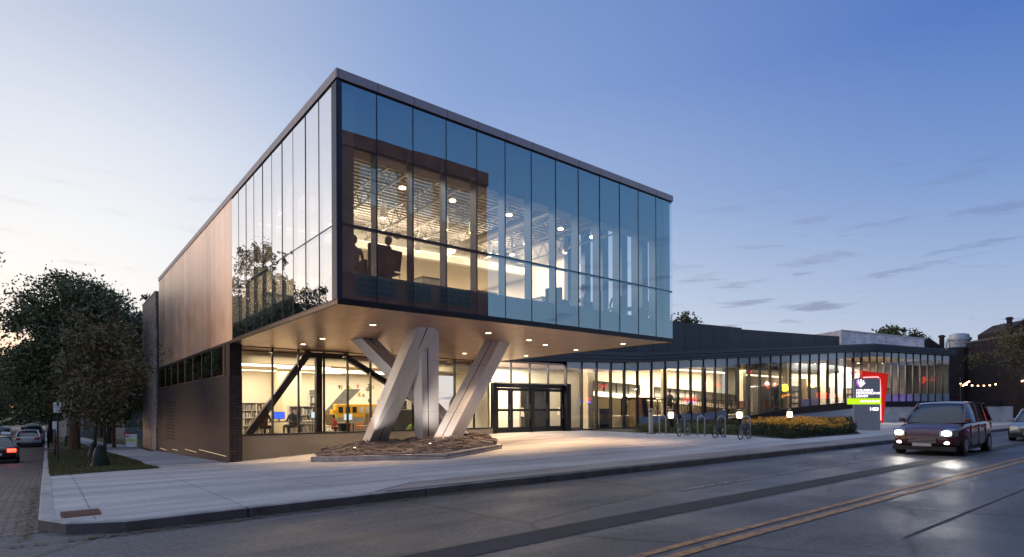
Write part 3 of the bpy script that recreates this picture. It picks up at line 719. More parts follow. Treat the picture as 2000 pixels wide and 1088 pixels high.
# ---- the slanted columns
def slant(bot, top, zb, seams):
    mb = MB(); mb.loft([(x, y, zb) for x, y in bot], [(x, y, ZB - .005) for x, y in top]); c = B(mb, 'slanted_column', 'column_metal')
    g = MB()
    for k, t in seams:
        k2 = (k + 1) % 4
        def at(q, z, t): return Vector((q[k][0] * (1 - t) + q[k2][0] * t, q[k][1] * (1 - t) + q[k2][1] * t, z))
        cb = Vector((sum(p[0] for p in bot) / 4, sum(p[1] for p in bot) / 4, zb)); ct = Vector((sum(p[0] for p in top) / 4, sum(p[1] for p in top) / 4, ZB))
        e = .014
        A = [at(bot, zb + .01, t - e), at(bot, zb + .01, t + e)]; Bq = [at(top, ZB - .01, t - e), at(top, ZB - .01, t + e)]
        n = (A[1] - A[0]).cross(Bq[0] - A[0]).normalized()
        if n.dot(A[0] - cb) < 0: n = -n
        g.loft([A[0] + n * .02, A[1] + n * .02, A[1] - n * .03, A[0] - n * .03], [Bq[0] + n * .02, Bq[1] + n * .02, Bq[1] - n * .03, Bq[0] - n * .03])
        for h in (.3, .52, .75):   # cross joints
            l = [at(bot, zb, .02).lerp(at(top, ZB, .02), h), at(bot, zb, .98).lerp(at(top, ZB, .98), h)]
            g.beam(l[0] + n * .0005, l[1] + n * .0005, .008, .004)
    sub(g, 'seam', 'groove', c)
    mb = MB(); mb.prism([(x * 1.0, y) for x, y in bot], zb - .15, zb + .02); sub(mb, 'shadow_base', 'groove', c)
def sh(q, du, dv): return [(x + du, y + dv) for x, y in q]
QA = [(3.80, 6.36), (4.64, 6.5), (4.70, 7.3), (3.90, 7.21)]
slant(QA, [(3.78, 2.46), (4.40, 2.3), (4.52, 3.1), (3.82, 3.24)], .1, [(0, .5)])
QB = [(5.36, 4.9), (6.18, 5.08), (6.3, 5.9), (5.5, 5.75)]
slant(QB, sh(QB, -1.39, -2.29), .1, [(0, .35)])
QC = [(7.1, 4.6), (7.95, 5.05), (7.7, 5.75), (6.85, 5.3)]
slant(QC, [(3.6, 6.5), (4.3, 6.55), (4.25, 7.3), (3.5, 7.3)], .1, [(0, .5)])
QD = [(5.28, 4.30), (5.75, 3.87), (6.67, 4.36), (6.2, 4.80)]
slant(QD, [(7.93, 4.38), (8.40, 4.0), (9.22, 4.34), (8.78, 4.74)], .05, [(0, .5)])
# soffit downlights
DL = [(2.44, 7.5), (2.51, 9.87), (2.38, 2.95), (6.57, 2.28), (9.15, 3.03), (10.79, 3.86), (10.18, 9.12), (13.2, 1.6), (13.4, 4.6), (13.4, 8.2), (6.2, 9.8), (12.2, 10.6)]
for x, y in DL:
    mb = MB(); mb.lathe([(.13, 0), (.13, -.012), (.1, -.014), (.1, 0)], (x, y, ZB), 16); c = B(mb, 'downlight', 'white_plastic')
    mb = MB(); mb.lathe([(.095, -.004), (.095, -.016)], (x, y, ZB), 14); sub(mb, 'lens', 'lamp_warm', c)
# ---- the long low wing
W0 = Vector((27.3, 12.1)); D1 = Vector((math.cos(R(-10)), math.sin(R(-10)))); L1 = 29.13; P1 = W0 + D1 * L1
D2 = Vector((math.cos(R(-40)), math.sin(R(-40)))); L2 = 7.6; P2 = P1 + D2 * L2
def wp(s, z, off=0.):
    p = W0 + D1 * s + Vector((-D1.y, D1.x)) * off; return (p.x, p.y, z)
def wp2(s, z, off=0.):
    p = P1 + D2 * s + Vector((-D2.y, D2.x)) * off; return (p.x, p.y, z)
SOF = lambda s: 4.7 + .0748 * s
def SIL(s):
    xs = [0, 8, 12, 17.3, 29.2]; zs = [.16, .5, .82, 1.45, 2.2]
    return float(np.interp(s, xs, zs))
def SILB(s): return SIL(s) - .2 - .022 * min(s, 20)
def wingbay(fp, s0, s1, zb0, zb1, zt0, zt1, up=.5, low=0., mw=.035, depth=.2):
    f = MB()
    def post(sa, sb, d0, d1, z0a, z1a, z0b, z1b):
        f.loft([fp(sa, z0a, d0), fp(sa, z0a, d1), fp(sa, z1a, d1), fp(sa, z1a, d0)], [fp(sb, z0b, d0), fp(sb, z0b, d1), fp(sb, z1b, d1), fp(sb, z1b, d0)])
    post(s0 - mw, s0 + mw, -.05, depth, zb0, zt0, zb0, zt0)
    w = B(f, 'window', 'frame')
    g = MB(); g.quad(fp(s0 + mw, zb0 + low, .02), fp(s1 - mw, zb1 + low, .02), fp(s1 - mw, zt1 - up, .02), fp(s0 + mw, zt0 - up, .02)); sub(g, 'pane', 'glass_wing', w)
    g = MB(); g.quad(fp(s0 + mw, zt0 - up, .02), fp(s1 - mw, zt1 - up, .02), fp(s1 - mw, zt1, .02), fp(s0 + mw, zt0, .02))
    sub(g, 'spandrel', 'spandrel', w)
    if low:
        g = MB(); g.quad(fp(s0 + mw, zb0, .02), fp(s1 - mw, zb1, .02), fp(s1 - mw, zb1 + low, .02), fp(s0 + mw, zb0 + low, .02)); sub(g, 'spandrel', 'spandrel', w)
fx0 = lambda s, z, off=0.: (20.1 + s, 12.1 + off, z)
for i in range(5): wingbay(fx0, i * 1.44, (i + 1) * 1.44, .05, .05, 4.62 + .01 * i, 4.63 + .01 * i, .55)
for i in range(22):
    s0, s1 = i * L1 / 22, (i + 1) * L1 / 22
    wingbay(wp, s0, s1, SIL(s0), SIL(s1), SOF(s0), SOF(s1), .55, .62 if i < 7 or 13 < i < 16 else 0)
for i in range(11):
    s0, s1 = i * L2 / 11, (i + 1) * L2 / 11; z = lambda s: 6.88 - .064 * s
    wingbay(wp2, s0, s1, 2.02, 2.02, z(s0), z(s1), .5, .72, .04, .16)
mb = MB(); ss = [0, 4, 8, 12, 17.3, 23, L1]
for a, b in zip(ss, ss[1:]):
    mb.loft([wp(a, SILB(a), -.06), wp(a, SIL(a), -.06), wp(a, SIL(a), .12), wp(a, SILB(a), .12)], [wp(b, SILB(b), -.06), wp(b, SIL(b), -.06), wp(b, SIL(b), .12), wp(b, SILB(b), .12)])
mb.loft([wp2(0, 1.5, -.06), wp2(0, 2.02, -.06), wp2(0, 2.02, .12), wp2(0, 1.5, .12)], [wp2(L2 + 5, 1.5, -.06), wp2(L2 + 5, 2.02, -.06), wp2(L2 + 5, 2.02, .12), wp2(L2 + 5, 1.5, .12)])
mb.box(20.1, 27.3, 12.0, 12.2, -.05, .06); B(mb, 'sill', 'frame')
mb = MB()
for a, b in zip(ss, ss[1:]):
    mb.loft([wp(a, -.4, 0), wp(a, SILB(a), 0), wp(a, SILB(a), .1), wp(a, -.4, .1)], [wp(b, -.4, 0), wp(b, SILB(b), 0), wp(b, SILB(b), .1), wp(b, -.4, .1)])
mb.loft([wp2(0, -.4, 0), wp2(0, 1.5, 0), wp2(0, 1.5, .1), wp2(0, -.4, .1)], [wp2(L2 + 6, -.4, 0), wp2(L2 + 6, 1.5, 0), wp2(L2 + 6, 1.5, .1), wp2(L2 + 6, -.4, .1)])
B(mb, 'concrete_base', 'concrete_pale')
mb = MB()   # stepped fascia
for d0, z0, z1 in ((-.45, .22, .42), (-.5, .45, .7), (-.38, .0, .2)):
    mb.loft([wp(-.1, SOF(0) + z0, d0), wp(-.1, SOF(0) + z1, d0), wp(-.1, SOF(0) + z1, .5), wp(-.1, SOF(0) + z0, .5)], [wp(L1 + .15, SOF(L1) + z0, d0), wp(L1 + .15, SOF(L1) + z1, d0), wp(L1 + .15, SOF(L1) + z1, .5), wp(L1 + .15, SOF(L1) + z0, .5)])
    e = 6.39
    mb.loft([wp2(-.02, SOF(L1) + z0, d0), wp2(-.02, SOF(L1) + z1, d0), wp2(-.02, SOF(L1) + z1, .5), wp2(-.02, SOF(L1) + z0, .5)], [wp2(L2 + .3, e + z0 * .75, d0), wp2(L2 + .3, e + z1 * .75, d0), wp2(L2 + .3, e + z1 * .75, .5), wp2(L2 + .3, e + z0 * .75, .5)])
    mb.loft([(14.5, 12.1 + d0 + .3, 4.24 + z0), (14.5, 12.1 + d0 + .3, 4.26 + z1), (14.5, 12.6, 4.26 + z1), (14.5, 12.6, 4.24 + z0)], [(27.3, 12.1 + d0, SOF(0) + z0), (27.3, 12.1 + d0, SOF(0) + z1), (27.3, 12.6, SOF(0) + z1), (27.3, 12.6, SOF(0) + z0)])
B(mb, 'fascia', 'fascia')
mb = MB(); mb.loft([(14.5, 12.3, 4.9), wp(0, 5.3, .2), wp(L1, 7.5, .2), wp2(L2, 6.8, .2), (72, 22, 7.2), (27, 27, 5.3), (14.5, 27, 4.9)], [(14.5, 12.3, 4.95), wp(0, 5.35, .2), wp(L1, 7.55, .2), wp2(L2, 6.85, .2), (72, 22, 7.25), (27, 27, 5.35), (14.5, 27, 4.95)]); B(mb, 'wing_roof', 'roof')
C0 = Vector((27.3, 16.0))
def cp(s, z, off=0.):
    p = C0 + D1 * s + Vector((-D1.y, D1.x)) * off; return (p.x, p.y, z)
mb = MB(); mb.loft([cp(-6, 5, 0), cp(-6, 8.3, 0), cp(-6, 8.3, 3), cp(-6, 5, 3)], [cp(31.2, 5, 0), cp(31.2, 8.82, 0), cp(31.2, 8.82, 3), cp(31.2, 5, 3)])
B(mb, 'clerestory', 'dark_clad')
mb = MB(); mb.loft([cp(-6, 8.15, .6), cp(-6, 8.9, .6), cp(-6, 8.9, 3), cp(-6, 8.15, 3)], [cp(17.1, 8.3, .6), cp(17.1, 8.86, .6), cp(17.1, 8.86, 3), cp(17.1, 8.3, 3)])
B(mb, 'clerestory_upstand', 'dark_clad')
# wing interior
mb = MB()
mb.add([(14.2, 12.3, .0), (27.3, 12.3, .0), wp(12, .25, .25), wp(L1, 1.6, .25), wp2(L2, 1.6, .25), (70, 22, 1.6), (30, 22, 0), (14.2, 22, 0)], [(0, 1, 2, 3, 4, 5, 6, 7)]); B(mb, 'wing_floor', 'carpet')
mb = MB(); mb.add([(14.2, 12.2, 4.3), (27.3, 12.2, 4.72), wp(L1, 6.86, .12), wp2(L2, 6.3, .12), (70, 22, 6.0), (30, 22, 4.9), (14.2, 22, 4.3)], [(0, 1, 2, 3, 4, 5, 6)]); B(mb, 'wing_ceiling', 'cream')
mb = MB(); mb.wall((14.1, 15.7), (26.5, 15.7), 0, 4.4, 0, 4.7, .15); mb.wall((26.5, 19.0), (48.9, 18.4), 0, 4.9, 0, 6.0, .15); mb.wall((26.5, 15.7), (26.5, 19), 0, 4.7, 0, 4.7, .15); mb.wall((51.5, 17.8), (70, 12), 1, 6.2, 1, 6.2, .15); B(mb, 'wing_back_wall', 'white_wall')
mb = MB(); mb.wall((48.9, 17), (51.5, 17.0), 0, 6, 0, 6, .8); B(mb, 'dark_panel', 'grey_panel')
mb = MB(); mb.wall((61.9, 2.3), (70, 12), 0, 6.3, 0, 6.3, -.15); B(mb, 'wing_end_wall', 'dark_clad')
for (u, v, w) in ((24.1, 14.0, .5), (32.4, 13.6, .36), (43.5, 13.2, .5), (49.0, 11.8, .5), (54.4, 10.6, .5)):
    mb = MB(); mb.box(u - w / 2, u + w / 2, v - w / 2, v + w / 2, 0, 6.1 if u > 40 else 4.7); B(mb, 'column', 'cream')
mb = MB(); mb.tube([(35.8, 12.2, .2), (35.8, 12.2, 5.2)], .2, 16); B(mb, 'column', 'frame_blue', smooth=True)
# ramp with its grey panel rail
for a, b in ((27.6, 33.6), (35.6, 49.4)):
    za = 3.62 - (a - 27.6) * .041; zb = 3.62 - (b - 27.6) * .041; la = 2.86 - (a - 27.6) * .055; lb = 2.86 - (b - 27.6) * .055
    mb = MB(); mb.wall((a, 17), (b, 17), la, za, lb, zb, .05); B(mb, 'ramp_rail', 'perforated')
    r = MB(); n = int((b - a) / 1.5)
    for k in range(n + 1):
        t = k / n; x = a + (b - a) * t; r.box(x - .025, x + .025, 16.93, 16.99, la + (lb - la) * t, za + (zb - za) * t + .02)
    r.beam((a, 16.95, za + .02), (b, 16.95, zb + .02), .05); r.beam((a, 16.9, za - .25), (b, 16.9, zb - .25), .035)
    B(r, 'handrail', 'frame')
mb = MB(); mb.loft([(27, 17.06, 2.5), (27, 17.06, 2.88), (27, 18.9, 2.88), (27, 18.9, 2.5)], [(49.4, 17.06, 1.3), (49.4, 17.06, 1.66), (49.4, 18.3, 1.66), (49.4, 18.3, 1.3)]); B(mb, 'ramp', 'white_wall')
mb = MB(); mb.box(27.0, 44.5, 13.4, 16.6, 0, .86); B(mb, 'platform', 'cream')
r = MB()
for k in range(46):
    x = 27.2 + k * .37
    if k < 8: r.tube([(x, 13.5, .9), (x + .05 * math.sin(k), 13.5, 1.5), (x, 13.5, 2.1)], .022, 5)
    else:
        c = (k % 12) - 6
        r.tube([(x + c * .11, 13.5, .9), (x + c * .02, 13.5, 1.3), (x - c * .02, 13.5, 1.7), (x, 13.5, 2.08)], .022, 5)
r.box(27.1, 44.4, 13.46, 13.54, 2.08, 2.15); r.box(27.1, 44.4, 13.47, 13.53, 1.6, 1.63)
for k in range(9): r.box(27.1 + k * 2.15, 27.17 + k * 2.15, 13.46, 13.54, .86, 2.1)
B(r, 'balustrade', 'frame')
mb = MB(); mb.box(48.5, 60, 9.7 + 2.6, 9.9 + 2.6, 1.3, 3.6); B(mb, 'low_partition', 'shade_cloth')
for (u, v) in ((36, 15), (41, 14.6), (46, 14), (51, 11.6), (54, 11.4), (57.5, 8.6), (60, 7.2), (53.5, 13.6)):
    z = 4.6 + (u - 30) * .052 if u < 56 else 5.9
    mb = MB(); mb.lathe([(.16, -.02), (.16, 0)], (u, v, z), 12); B(mb, 'ceiling_lamp', 'disc_warm')
mb = MB(); mb.box(47, 60, 14.6, 14.9, 4.6, 4.72); B(mb, 'wing_cove_light', 'cove')
mb = MB(); mb.box(27, 48.5, 17.7, 17.85, 5.0, 5.1); B(mb, 'wing_strip_light', 'strip_white')
# white brick block and the tall brick stair tower
blk = thing('white_brick_building', 'pale painted brick block rising behind the low wing roof', 'building', (70, 12, 0))
q = [(60.6, 11.42), (67.56, 5.81), (76, 14), (69, 21)]
mb = MB(); mb.loft([(x, y, 0) for x, y in q], [(q[0][0], q[0][1], 9.77), (q[1][0], q[1][1], 8.8), (q[2][0], q[2][1], 9.3), (q[3][0], q[3][1], 10.4)]); mb.build('wall', 'white_brick', blk, world=True)
mb = MB(); mb.loft([(60.55, 11.36, 9.72), (60.55, 11.36, 9.83), (60.8, 11.6, 9.83), (60.8, 11.6, 9.72)], [(67.6, 5.72, 8.76), (67.6, 5.72, 8.87), (67.8, 5.95, 8.87), (67.8, 5.95, 8.76)]); mb.build('coping', 'galvanised', blk, world=True)
mb = MB(); mb.box(.0, 6, 32.0, 38.9, -2.2, 9.6)
tw = B(mb, 'stair_tower', 'tower_brick')
mb = MB(); mb.box(.1, 5, 30.42, 32, -2.2, 9.55); sub(mb, 'dark_recess', 'frame', tw)
mb = MB(); mb.box(.08, .1, 31.2, 31.6, -1.2, 2.2); sub(mb, 'wall_washer', 'ground_light', tw)
mb = MB(); mb.box(-.04, 6.04, 31.96, 38.94, 9.6, 9.68); sub(mb, 'coping', 'galvanised', tw)
mb = MB(); mb.box(-.35, .0, 38.3, 38.45, 3.7, 3.8); mb.sphere((-.4, 38.37, 3.7), .13, 10, 6); sub(mb, 'security_camera', 'black_plastic', tw)
# ================================================================== THINGS OUTSIDE
# rough stone planter bed under the columns
pl = [(0.80, 4.25), (1.2, 3.3), (3.35, .15), (7.75, 3.0), (9.3, 6.3), (8.6, 8.6), (5.2, 9.4), (2.6, 8.4)]
pb = thing('planter_kerb', 'low pale concrete kerb ringing the stone bed at the foot of the columns', 'planter', (4.8, 4.8, -.3))
def loop_kerb(poly, w, z0, z1f, name, mat, parent):
    n = len(poly); c = Vector((sum(p[0] for p in poly) / n, sum(p[1] for p in poly) / n)); mb = MB()
    inn = [tuple(Vector(p) + (c - Vector(p)).normalized() * w) for p in poly]
    for i in range(n):
        j = (i + 1) % n
        a, b, d, e = poly[i], poly[j], inn[j], inn[i]
        mb.loft([(a[0], a[1], z0), (a[0], a[1], z1f(*a)), (e[0], e[1], z1f(*a)), (e[0], e[1], z0)], [(b[0], b[1], z0), (b[0], b[1], z1f(*b)), (d[0], d[1], z1f(*b)), (d[0], d[1], z0)])
    mb.build(name, mat, parent, world=True); return inn
kz = lambda x, y: G(x, y) + .17
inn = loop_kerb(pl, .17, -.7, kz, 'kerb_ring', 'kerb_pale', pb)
# mound of stones set on edge
def mound_h(x, y):
    d = min(math.dist((x, y), p) for p in ((4.3, 6.9), (6.0, 4.4), (5.9, 5.4), (7.4, 5.2)))
    return max(0., .42 * math.exp(-(d / 1.7) ** 2))
def in_poly(poly, x, y):
    c = False; j = len(poly) - 1
    for i in range(len(poly)):
        xi, yi = poly[i]; xj, yj = poly[j]
        if (yi > y) != (yj > y) and x < (xj - xi) * (y - yi) / (yj - yi) + xi: c = not c
        j = i
    return c
def mz(x, y): return G(x, y) + .12 + mound_h(x, y)
bm = bmesh.new(); bm.faces.new([bm.verts.new((x, y, 0)) for x, y in inn])
for g in np.arange(.8, 9.4, .4): bmesh.ops.bisect_plane(bm, geom=bm.verts[:] + bm.edges[:] + bm.faces[:], plane_co=(g, 0, 0), plane_no=(1, 0, 0))
for g in np.arange(.2, 9.5, .4): bmesh.ops.bisect_plane(bm, geom=bm.verts[:] + bm.edges[:] + bm.faces[:], plane_co=(0, g, 0), plane_no=(0, 1, 0))
for v in bm.verts: v.co.z = mz(v.co.x, v.co.y) - .03
me = bpy.data.meshes.new('bed_soil'); bm.to_mesh(me); bm.free(); me.materials.append(M['stone_dark'])
o = bpy.data.objects.new('bed_soil', me); COL.objects.link(o); tag(o, kind='structure')
rng = np.random.default_rng(11)
cnt = 0; row = 0; y = .3
mb = MB()
ang = R(-28); ca, sa = math.cos(ang), math.sin(ang)
for rr in range(-60, 80):
    p = -6.
    while p < 14:
        L = rng.uniform(.12, .34); q_ = rr * .125 + rng.normal(0, .02)
        x = 4.5 + (p - 4) * ca - q_ * sa; yy = 4.0 + (p - 4) * sa + q_ * ca; p += L + .02
        if not in_poly(inn, x, yy): continue
        h = rng.uniform(.02, .15) * (.35 + .65 * rng.random()); z = mz(x, yy); t = rng.uniform(.02, .034); a = ang + rng.normal(0, .16); c, s_ = math.cos(a) * L / 2, math.sin(a) * L / 2; nx, ny = -math.sin(a) * t, math.cos(a) * t
        tilt = rng.normal(0, .02)
        z2 = mz(x + c, yy + s_) - z
        mb.loft([(x - c - nx, yy - s_ - ny, z - .06 - z2), (x - c + nx, yy - s_ + ny, z - .06 - z2), (x - c + nx * .6, yy - s_ + ny * .6, z + h - z2), (x - c - nx * .6, yy - s_ - ny * .6, z + h * .9 - z2)],
                [(x + c - nx, yy + s_ - ny, z - .06 + z2), (x + c + nx, yy + s_ + ny, z - .06 + z2), (x + c + nx * .6 + tilt, yy + s_ + ny * .6, z + h + z2), (x + c - nx * .6 + tilt, yy + s_ - ny * .6, z + h * .85 + z2)])
tag(mb.build('rough_stones', 'stone', fix=False), 'rough dark stones set on edge around the slanted columns', 'stones', kind='stuff')

# bollard lamps
def make_bollard(loc, label):
    t = thing('bollard_lamp', label, 'bollard lamp', loc, 0, 'bollard lamps by the bike racks')
    mb = MB(); mb.lathe([(.17, 0), (.17, .84), (.13, .86)], n=20); mb.build('body', 'frame', t, smooth=False)
    mb = MB(); mb.lathe([(.125, .86), (.14, .95), (.125, 1.19)], n=20); mb.build('lens', 'lamp_warm', t, smooth=True)
    mb = MB(); mb.lathe([(.1, 1.19), (.19, 1.2), (.19, 1.3), (.16, 1.33), (.01, 1.34)], n=20); mb.build('cap', 'frame', t)
    return t
b0 = make_bollard((22.4, 5.8, 0), 'black bollard lamp standing left of the blue bicycle')
dup(b0, (24.3, 2.6, 0), 0, 'bollard lamp glowing behind the slate bicycle beside the flower bed')
dup(b0, (28.96, 2.0, 0), 0, 'bollard lamp half sunk among the orange flowers')
# door opener post
t = thing('door_opener_post', 'short grey post with round push button before the entrance', 'post', (20.5, 5.76, 0))
mb = MB(); mb.lathe([(.13, 0), (.12, 1.4), (.1, 1.43)], n=16); mb.build('post', 'galvanised', t)
mb = MB(); mb.box(-.2, .2, -.2, .2, 0, .04); mb.build('base_plate', 'frame', t)
mb = MB(); mb.tube([(-.1, -.06, 1.25), (-.17, -.1, 1.25)], .06, 14); mb.build('push_button', 'black_plastic', t)
# hoops
hg = 'steel bike hoops on the pavement'
def make_hoop(loc, rz, label):
    t = thing('bike_hoop', label, 'bike rack', loc, rz, hg)
    p = [(-.17, 0, 0), (-.17, 0, .86)] + [(-.17 * math.cos(a), 0, .86 + .17 * math.sin(a)) for a in np.linspace(.3, PI - .3, 9)] + [(.17, 0, .86), (.17, 0, 0)]
    mb = MB(); mb.tube(p, .032, 10); mb.build('hoop', 'galvanised', t, smooth=True)
    for s in (-1, 1):
        mb = MB(); mb.lathe([(.08, 0), (.08, .012), (.045, .02)], (s * .17, 0, 0), 12); mb.build('foot_plate', 'galvanised', t)
    return t
hp = make_hoop((19.93, 4.55, 0), R(-52), 'empty steel bike hoop nearest the grey door post')
dup(hp, (19.15, 2.85, 0), R(-52), 'steel bike hoop the blue bicycle is locked to')
dup(hp, (19.85, 2.15, 0), R(-52), 'empty steel bike hoop between the blue and black bicycles')
dup(hp, (19.35, .72, 0), R(-52), 'steel bike hoop in front of the black bicycle')
dup(hp, (19.45, -.5, 0), R(-52), 'steel bike hoop the slate bicycle leans on')
# bicycles
def make_bike(label, frame_mat, loc, rz, drop=True, basket=False, tyre='rubber', rimm='rim'):
    t = thing('bicycle', label, 'bicycle', loc, rz)
    wr = .34
    for x in (0, 1.02):
        mb = MB(); mb.ring((x, 0, wr), wr - .018, .019, 'y', 32, 6); w = mb.build('wheel', tyre, t, smooth=True)
        mb = MB(); mb.ring((x, 0, wr), wr - .045, .011, 'y', 32, 5); mb.build('rim', rimm, w, smooth=True)
        mb = MB()
        for k in range(18):
            a = 2 * PI * k / 18; mb.tube([(x, .02 * (-1) ** k, wr), (x + (wr - .05) * math.cos(a), 0, wr + (wr - .05) * math.sin(a))], .0022, 3, False)
        mb.tube([(x, -.05, wr), (x, .05, wr)], .025, 8); mb.build('spokes', 'steel', w)
    bb = (.44, 0, .28); seat = (.30, 0, .86); st = (.32, 0, .80); head_t = (.84, 0, .86); head_b = (.88, 0, .70)
    mb = MB()
    for a, b, r in ((bb, st, .015), (bb, head_b, .018), (st, (.84, 0, .82), .016), (head_t, head_b, .02), (bb, (0, .04, wr), .009), (bb, (0, -.04, wr), .009), (st, (0, .04, wr), .008), (st, (0, -.04, wr), .008)): mb.tube([a, b], r, 7)
    mb.build('frame', frame_mat, t, smooth=True)
    mb = MB()
    for s in (-1, 1): mb.tube([(.88, s * .04, .70), (.93, s * .045, .5), (1.02, s * .05, wr)], .011, 6)
    mb.build('fork', frame_mat, t)
    mb = MB(); mb.tube([(.84, 0, .84), (.83, 0, .95)], .013, 6)
    if drop: mb.tube([(.83, -.2, .80), (.93, -.2, .84), (.94, -.2, .93), (.86, -.2, .96), (.84, 0, .96), (.86, .2, .96), (.94, .2, .93), (.93, .2, .84), (.83, .2, .80)], .013, 7)
    else: mb.tube([(.74, -.3, .99), (.83, -.2, 1.0), (.86, 0, .98), (.83, .2, 1.0), (.74, .3, .99)], .013, 7)
    mb.build('handlebar', 'black_plastic', t)
    mb = MB(); mb.tube([(.32, 0, .8), (.29, 0, .93)], .012, 6); mb.loft([(.12, -.075, .93), (.12, .075, .93), (.12, .06, .975), (.12, -.06, .975)], [(.42, -.018, .93), (.42, .018, .93), (.42, .014, .955), (.42, -.014, .955)]); mb.build('saddle', 'black_plastic', t, bevel=.01)
    mb = MB(); mb.ring((.44, 0, .28), .09, .008, 'y', 20, 4); mb.beam((.44, .05, .28), (.52, .06, .14), .02); mb.beam((.44, -.05, .28), (.36, -.06, .42), .02); mb.box(.48, .57, .06, .13, .13, .15); mb.box(.31, .4, -.14, -.06, .41, .43); mb.build('crankset', 'black_plastic', t)
    mb = MB(); mb.beam((.02, .03, wr + .04), (.44, .03, .365), .006); mb.beam((.02, .03, wr - .04), (.44, .03, .19), .006); mb.build('chain', 'black_plastic', t)
    if basket:
        mb = MB(); mb.sphere((.98, 0, 1.0), .13, 10, 8, (1, .9, .8)); mb.build('handlebar_bag', 'cloth_dark', t)
    return t
make_bike('teal blue road bicycle locked to a hoop beside the bollard lamp', 'bike_blue', (19.9, 2.95, 0), R(190), basket=True)
make_bike('black mountain bicycle with wide tyres between two steel hoops', 'black_plastic', (18.6, .62, 0), R(10), False)
make_bike('slate grey bicycle with pale tyres leaning nearest the flowers', 'bike_slate', (19.2, -.72, 0), R(190), rimm='leaf_sun' if False else 'rim')

# flower bed
bed = [(20.3, -2.0), (28.4, -1.95), (34.6, .9), (33, 5.5), (29.5, 6.5), (25, 4.0), (22.0, .3)]
def bedh(x, y): return .05
tag(sheet('planting_bed', [(20.15, -2.18), (28.5, -2.1), (35.2, .9), (44, 4.5), (54, 6.8), wp(28, 0)[:2], wp(.3, 0)[:2], (21.2, 11.6), (21.0, 6.9), (23.6, 6.3), (23.2, 3.0), (21.4, .5)], 'soil', .02), kind='structure')
rng = np.random.default_rng(4)
def plants(name, poly, n, h0, h1, size, mat, label, cat, lean=.6, seed=0, hi_only=False, clump=0):
    rg = np.random.default_rng(seed); P = np.array(poly); lo = P.min(0); hi = P.max(0); V = np.zeros((n, 4, 3)); i = 0
    cl = [(rg.uniform(lo[0], hi[0]), rg.uniform(lo[1], hi[1]), rg.uniform(.68, 1.18)) for _ in range(90)]
    while i < n:
        x, y = rg.uniform(lo[0], hi[0]), rg.uniform(lo[1], hi[1])
        if not in_poly(poly, x, y): continue
        hh = 1.0
        c = min(cl, key=lambda c: (c[0] - x) ** 2 + (c[1] - y) ** 2)
        hh = c[2] - .12 * math.hypot(c[0] - x, c[1] - y)
        z = rg.uniform(h0, h1) * hh
        s = size * rg.uniform(.6, 1.4); a = rg.uniform(0, 2 * PI); t = rg.uniform(-lean, lean)
        u = np.array([math.cos(a), math.sin(a), t]) * s; w = np.array([-math.sin(a) * math.cos(t * 2), math.cos(a) * math.cos(t * 2), math.sin(t * 2)]) * s * .55
        c0 = np.array([x, y, z]); V[i] = [c0 - u, c0 - w, c0 + u, c0 + w]; i += 1
    return tag(rawmesh(name, V.reshape(-1, 3), 4, mat), label, cat, kind='stuff')
plants('flower_foliage', bed, 42000, .02, .58, .045, 'bedleaf', 'dark green foliage of the coneflower bed', 'plants', 1.2, 1)
fl = [(21.6, -1.7), (28.3, -1.7), (34.2, 1.0), (32, 5.0), (29, 5.5), (25.2, 2.6), (23.2, -.4)]
plants('orange_flowers', fl, 17000, .42, .84, .042, 'petal', 'orange yellow coneflowers massed in front of the wing', 'flowers', .5, 2)
plants('bed_grass', [(24, 4), (29, 6.5), (34.8, 1.2), (44, 4.6), (54, 6.9), wp(27, 0, -.3)[:2], wp(3, 0, -.3)[:2], (25, 9)], 26000, .02, .62, .05, 'drygrass', 'brownish ornamental grass below the concrete wall', 'grass', 1.6, 3)
plants('shrub_foliage', [(21.2, 5.4), (22.0, 1.2), (24, 3), (25, 8), (21.6, 8)], 9000, .02, .5, .05, 'leaf_green', 'low green plants behind the bike hoops', 'plants', 1.2, 6)

# monument sign
su = Vector((.69, -.724)); so = Vector((33.75, .35))
sg = thing('monument_sign', 'illuminated grey library sign with lime bar and slanted red back panel', 'sign', (34.4, -.3, 0))
yawS = math.atan2(su.y, su.x); sg.rotation_euler = (0, 0, yawS)
# local x along the sign face (-.95 .. +.75), local y away from the street
sp = math.cos(0)
mb = MB(); mb.box(-.80, .72, -.12, .12, 0, 3.27); mb.build('panel', 'sign_grey', sg)
mb = MB(); mb.loft([(-.18, .14, 3.28), (-.22, .14, 3.78), (1.34, .14, 3.55), (1.02, .14, .45), (.78, .14, .7), (.76, .14, 3.28)], [(-.18, .42, 3.28), (-.22, .42, 3.78), (1.34, .42, 3.55), (1.02, .42, .45), (.78, .42, .7), (.76, .42, 3.28)]); mb.build('back_panel', 'sign_red', sg)
mb = MB(); mb.tube([(-.16, .1, 3.33), (.68, .1, 3.36), (.8, .08, 3.22), (.82, .06, 2.6), (.84, .06, .62)], .03, 8); mb.build('light_tube', 'sign_tube', sg)
mb = MB(); mb.box(-1.12, .74, -.2, .14, 1.63, 2.0); lb = mb.build('lime_bar', 'sign_lime', sg)
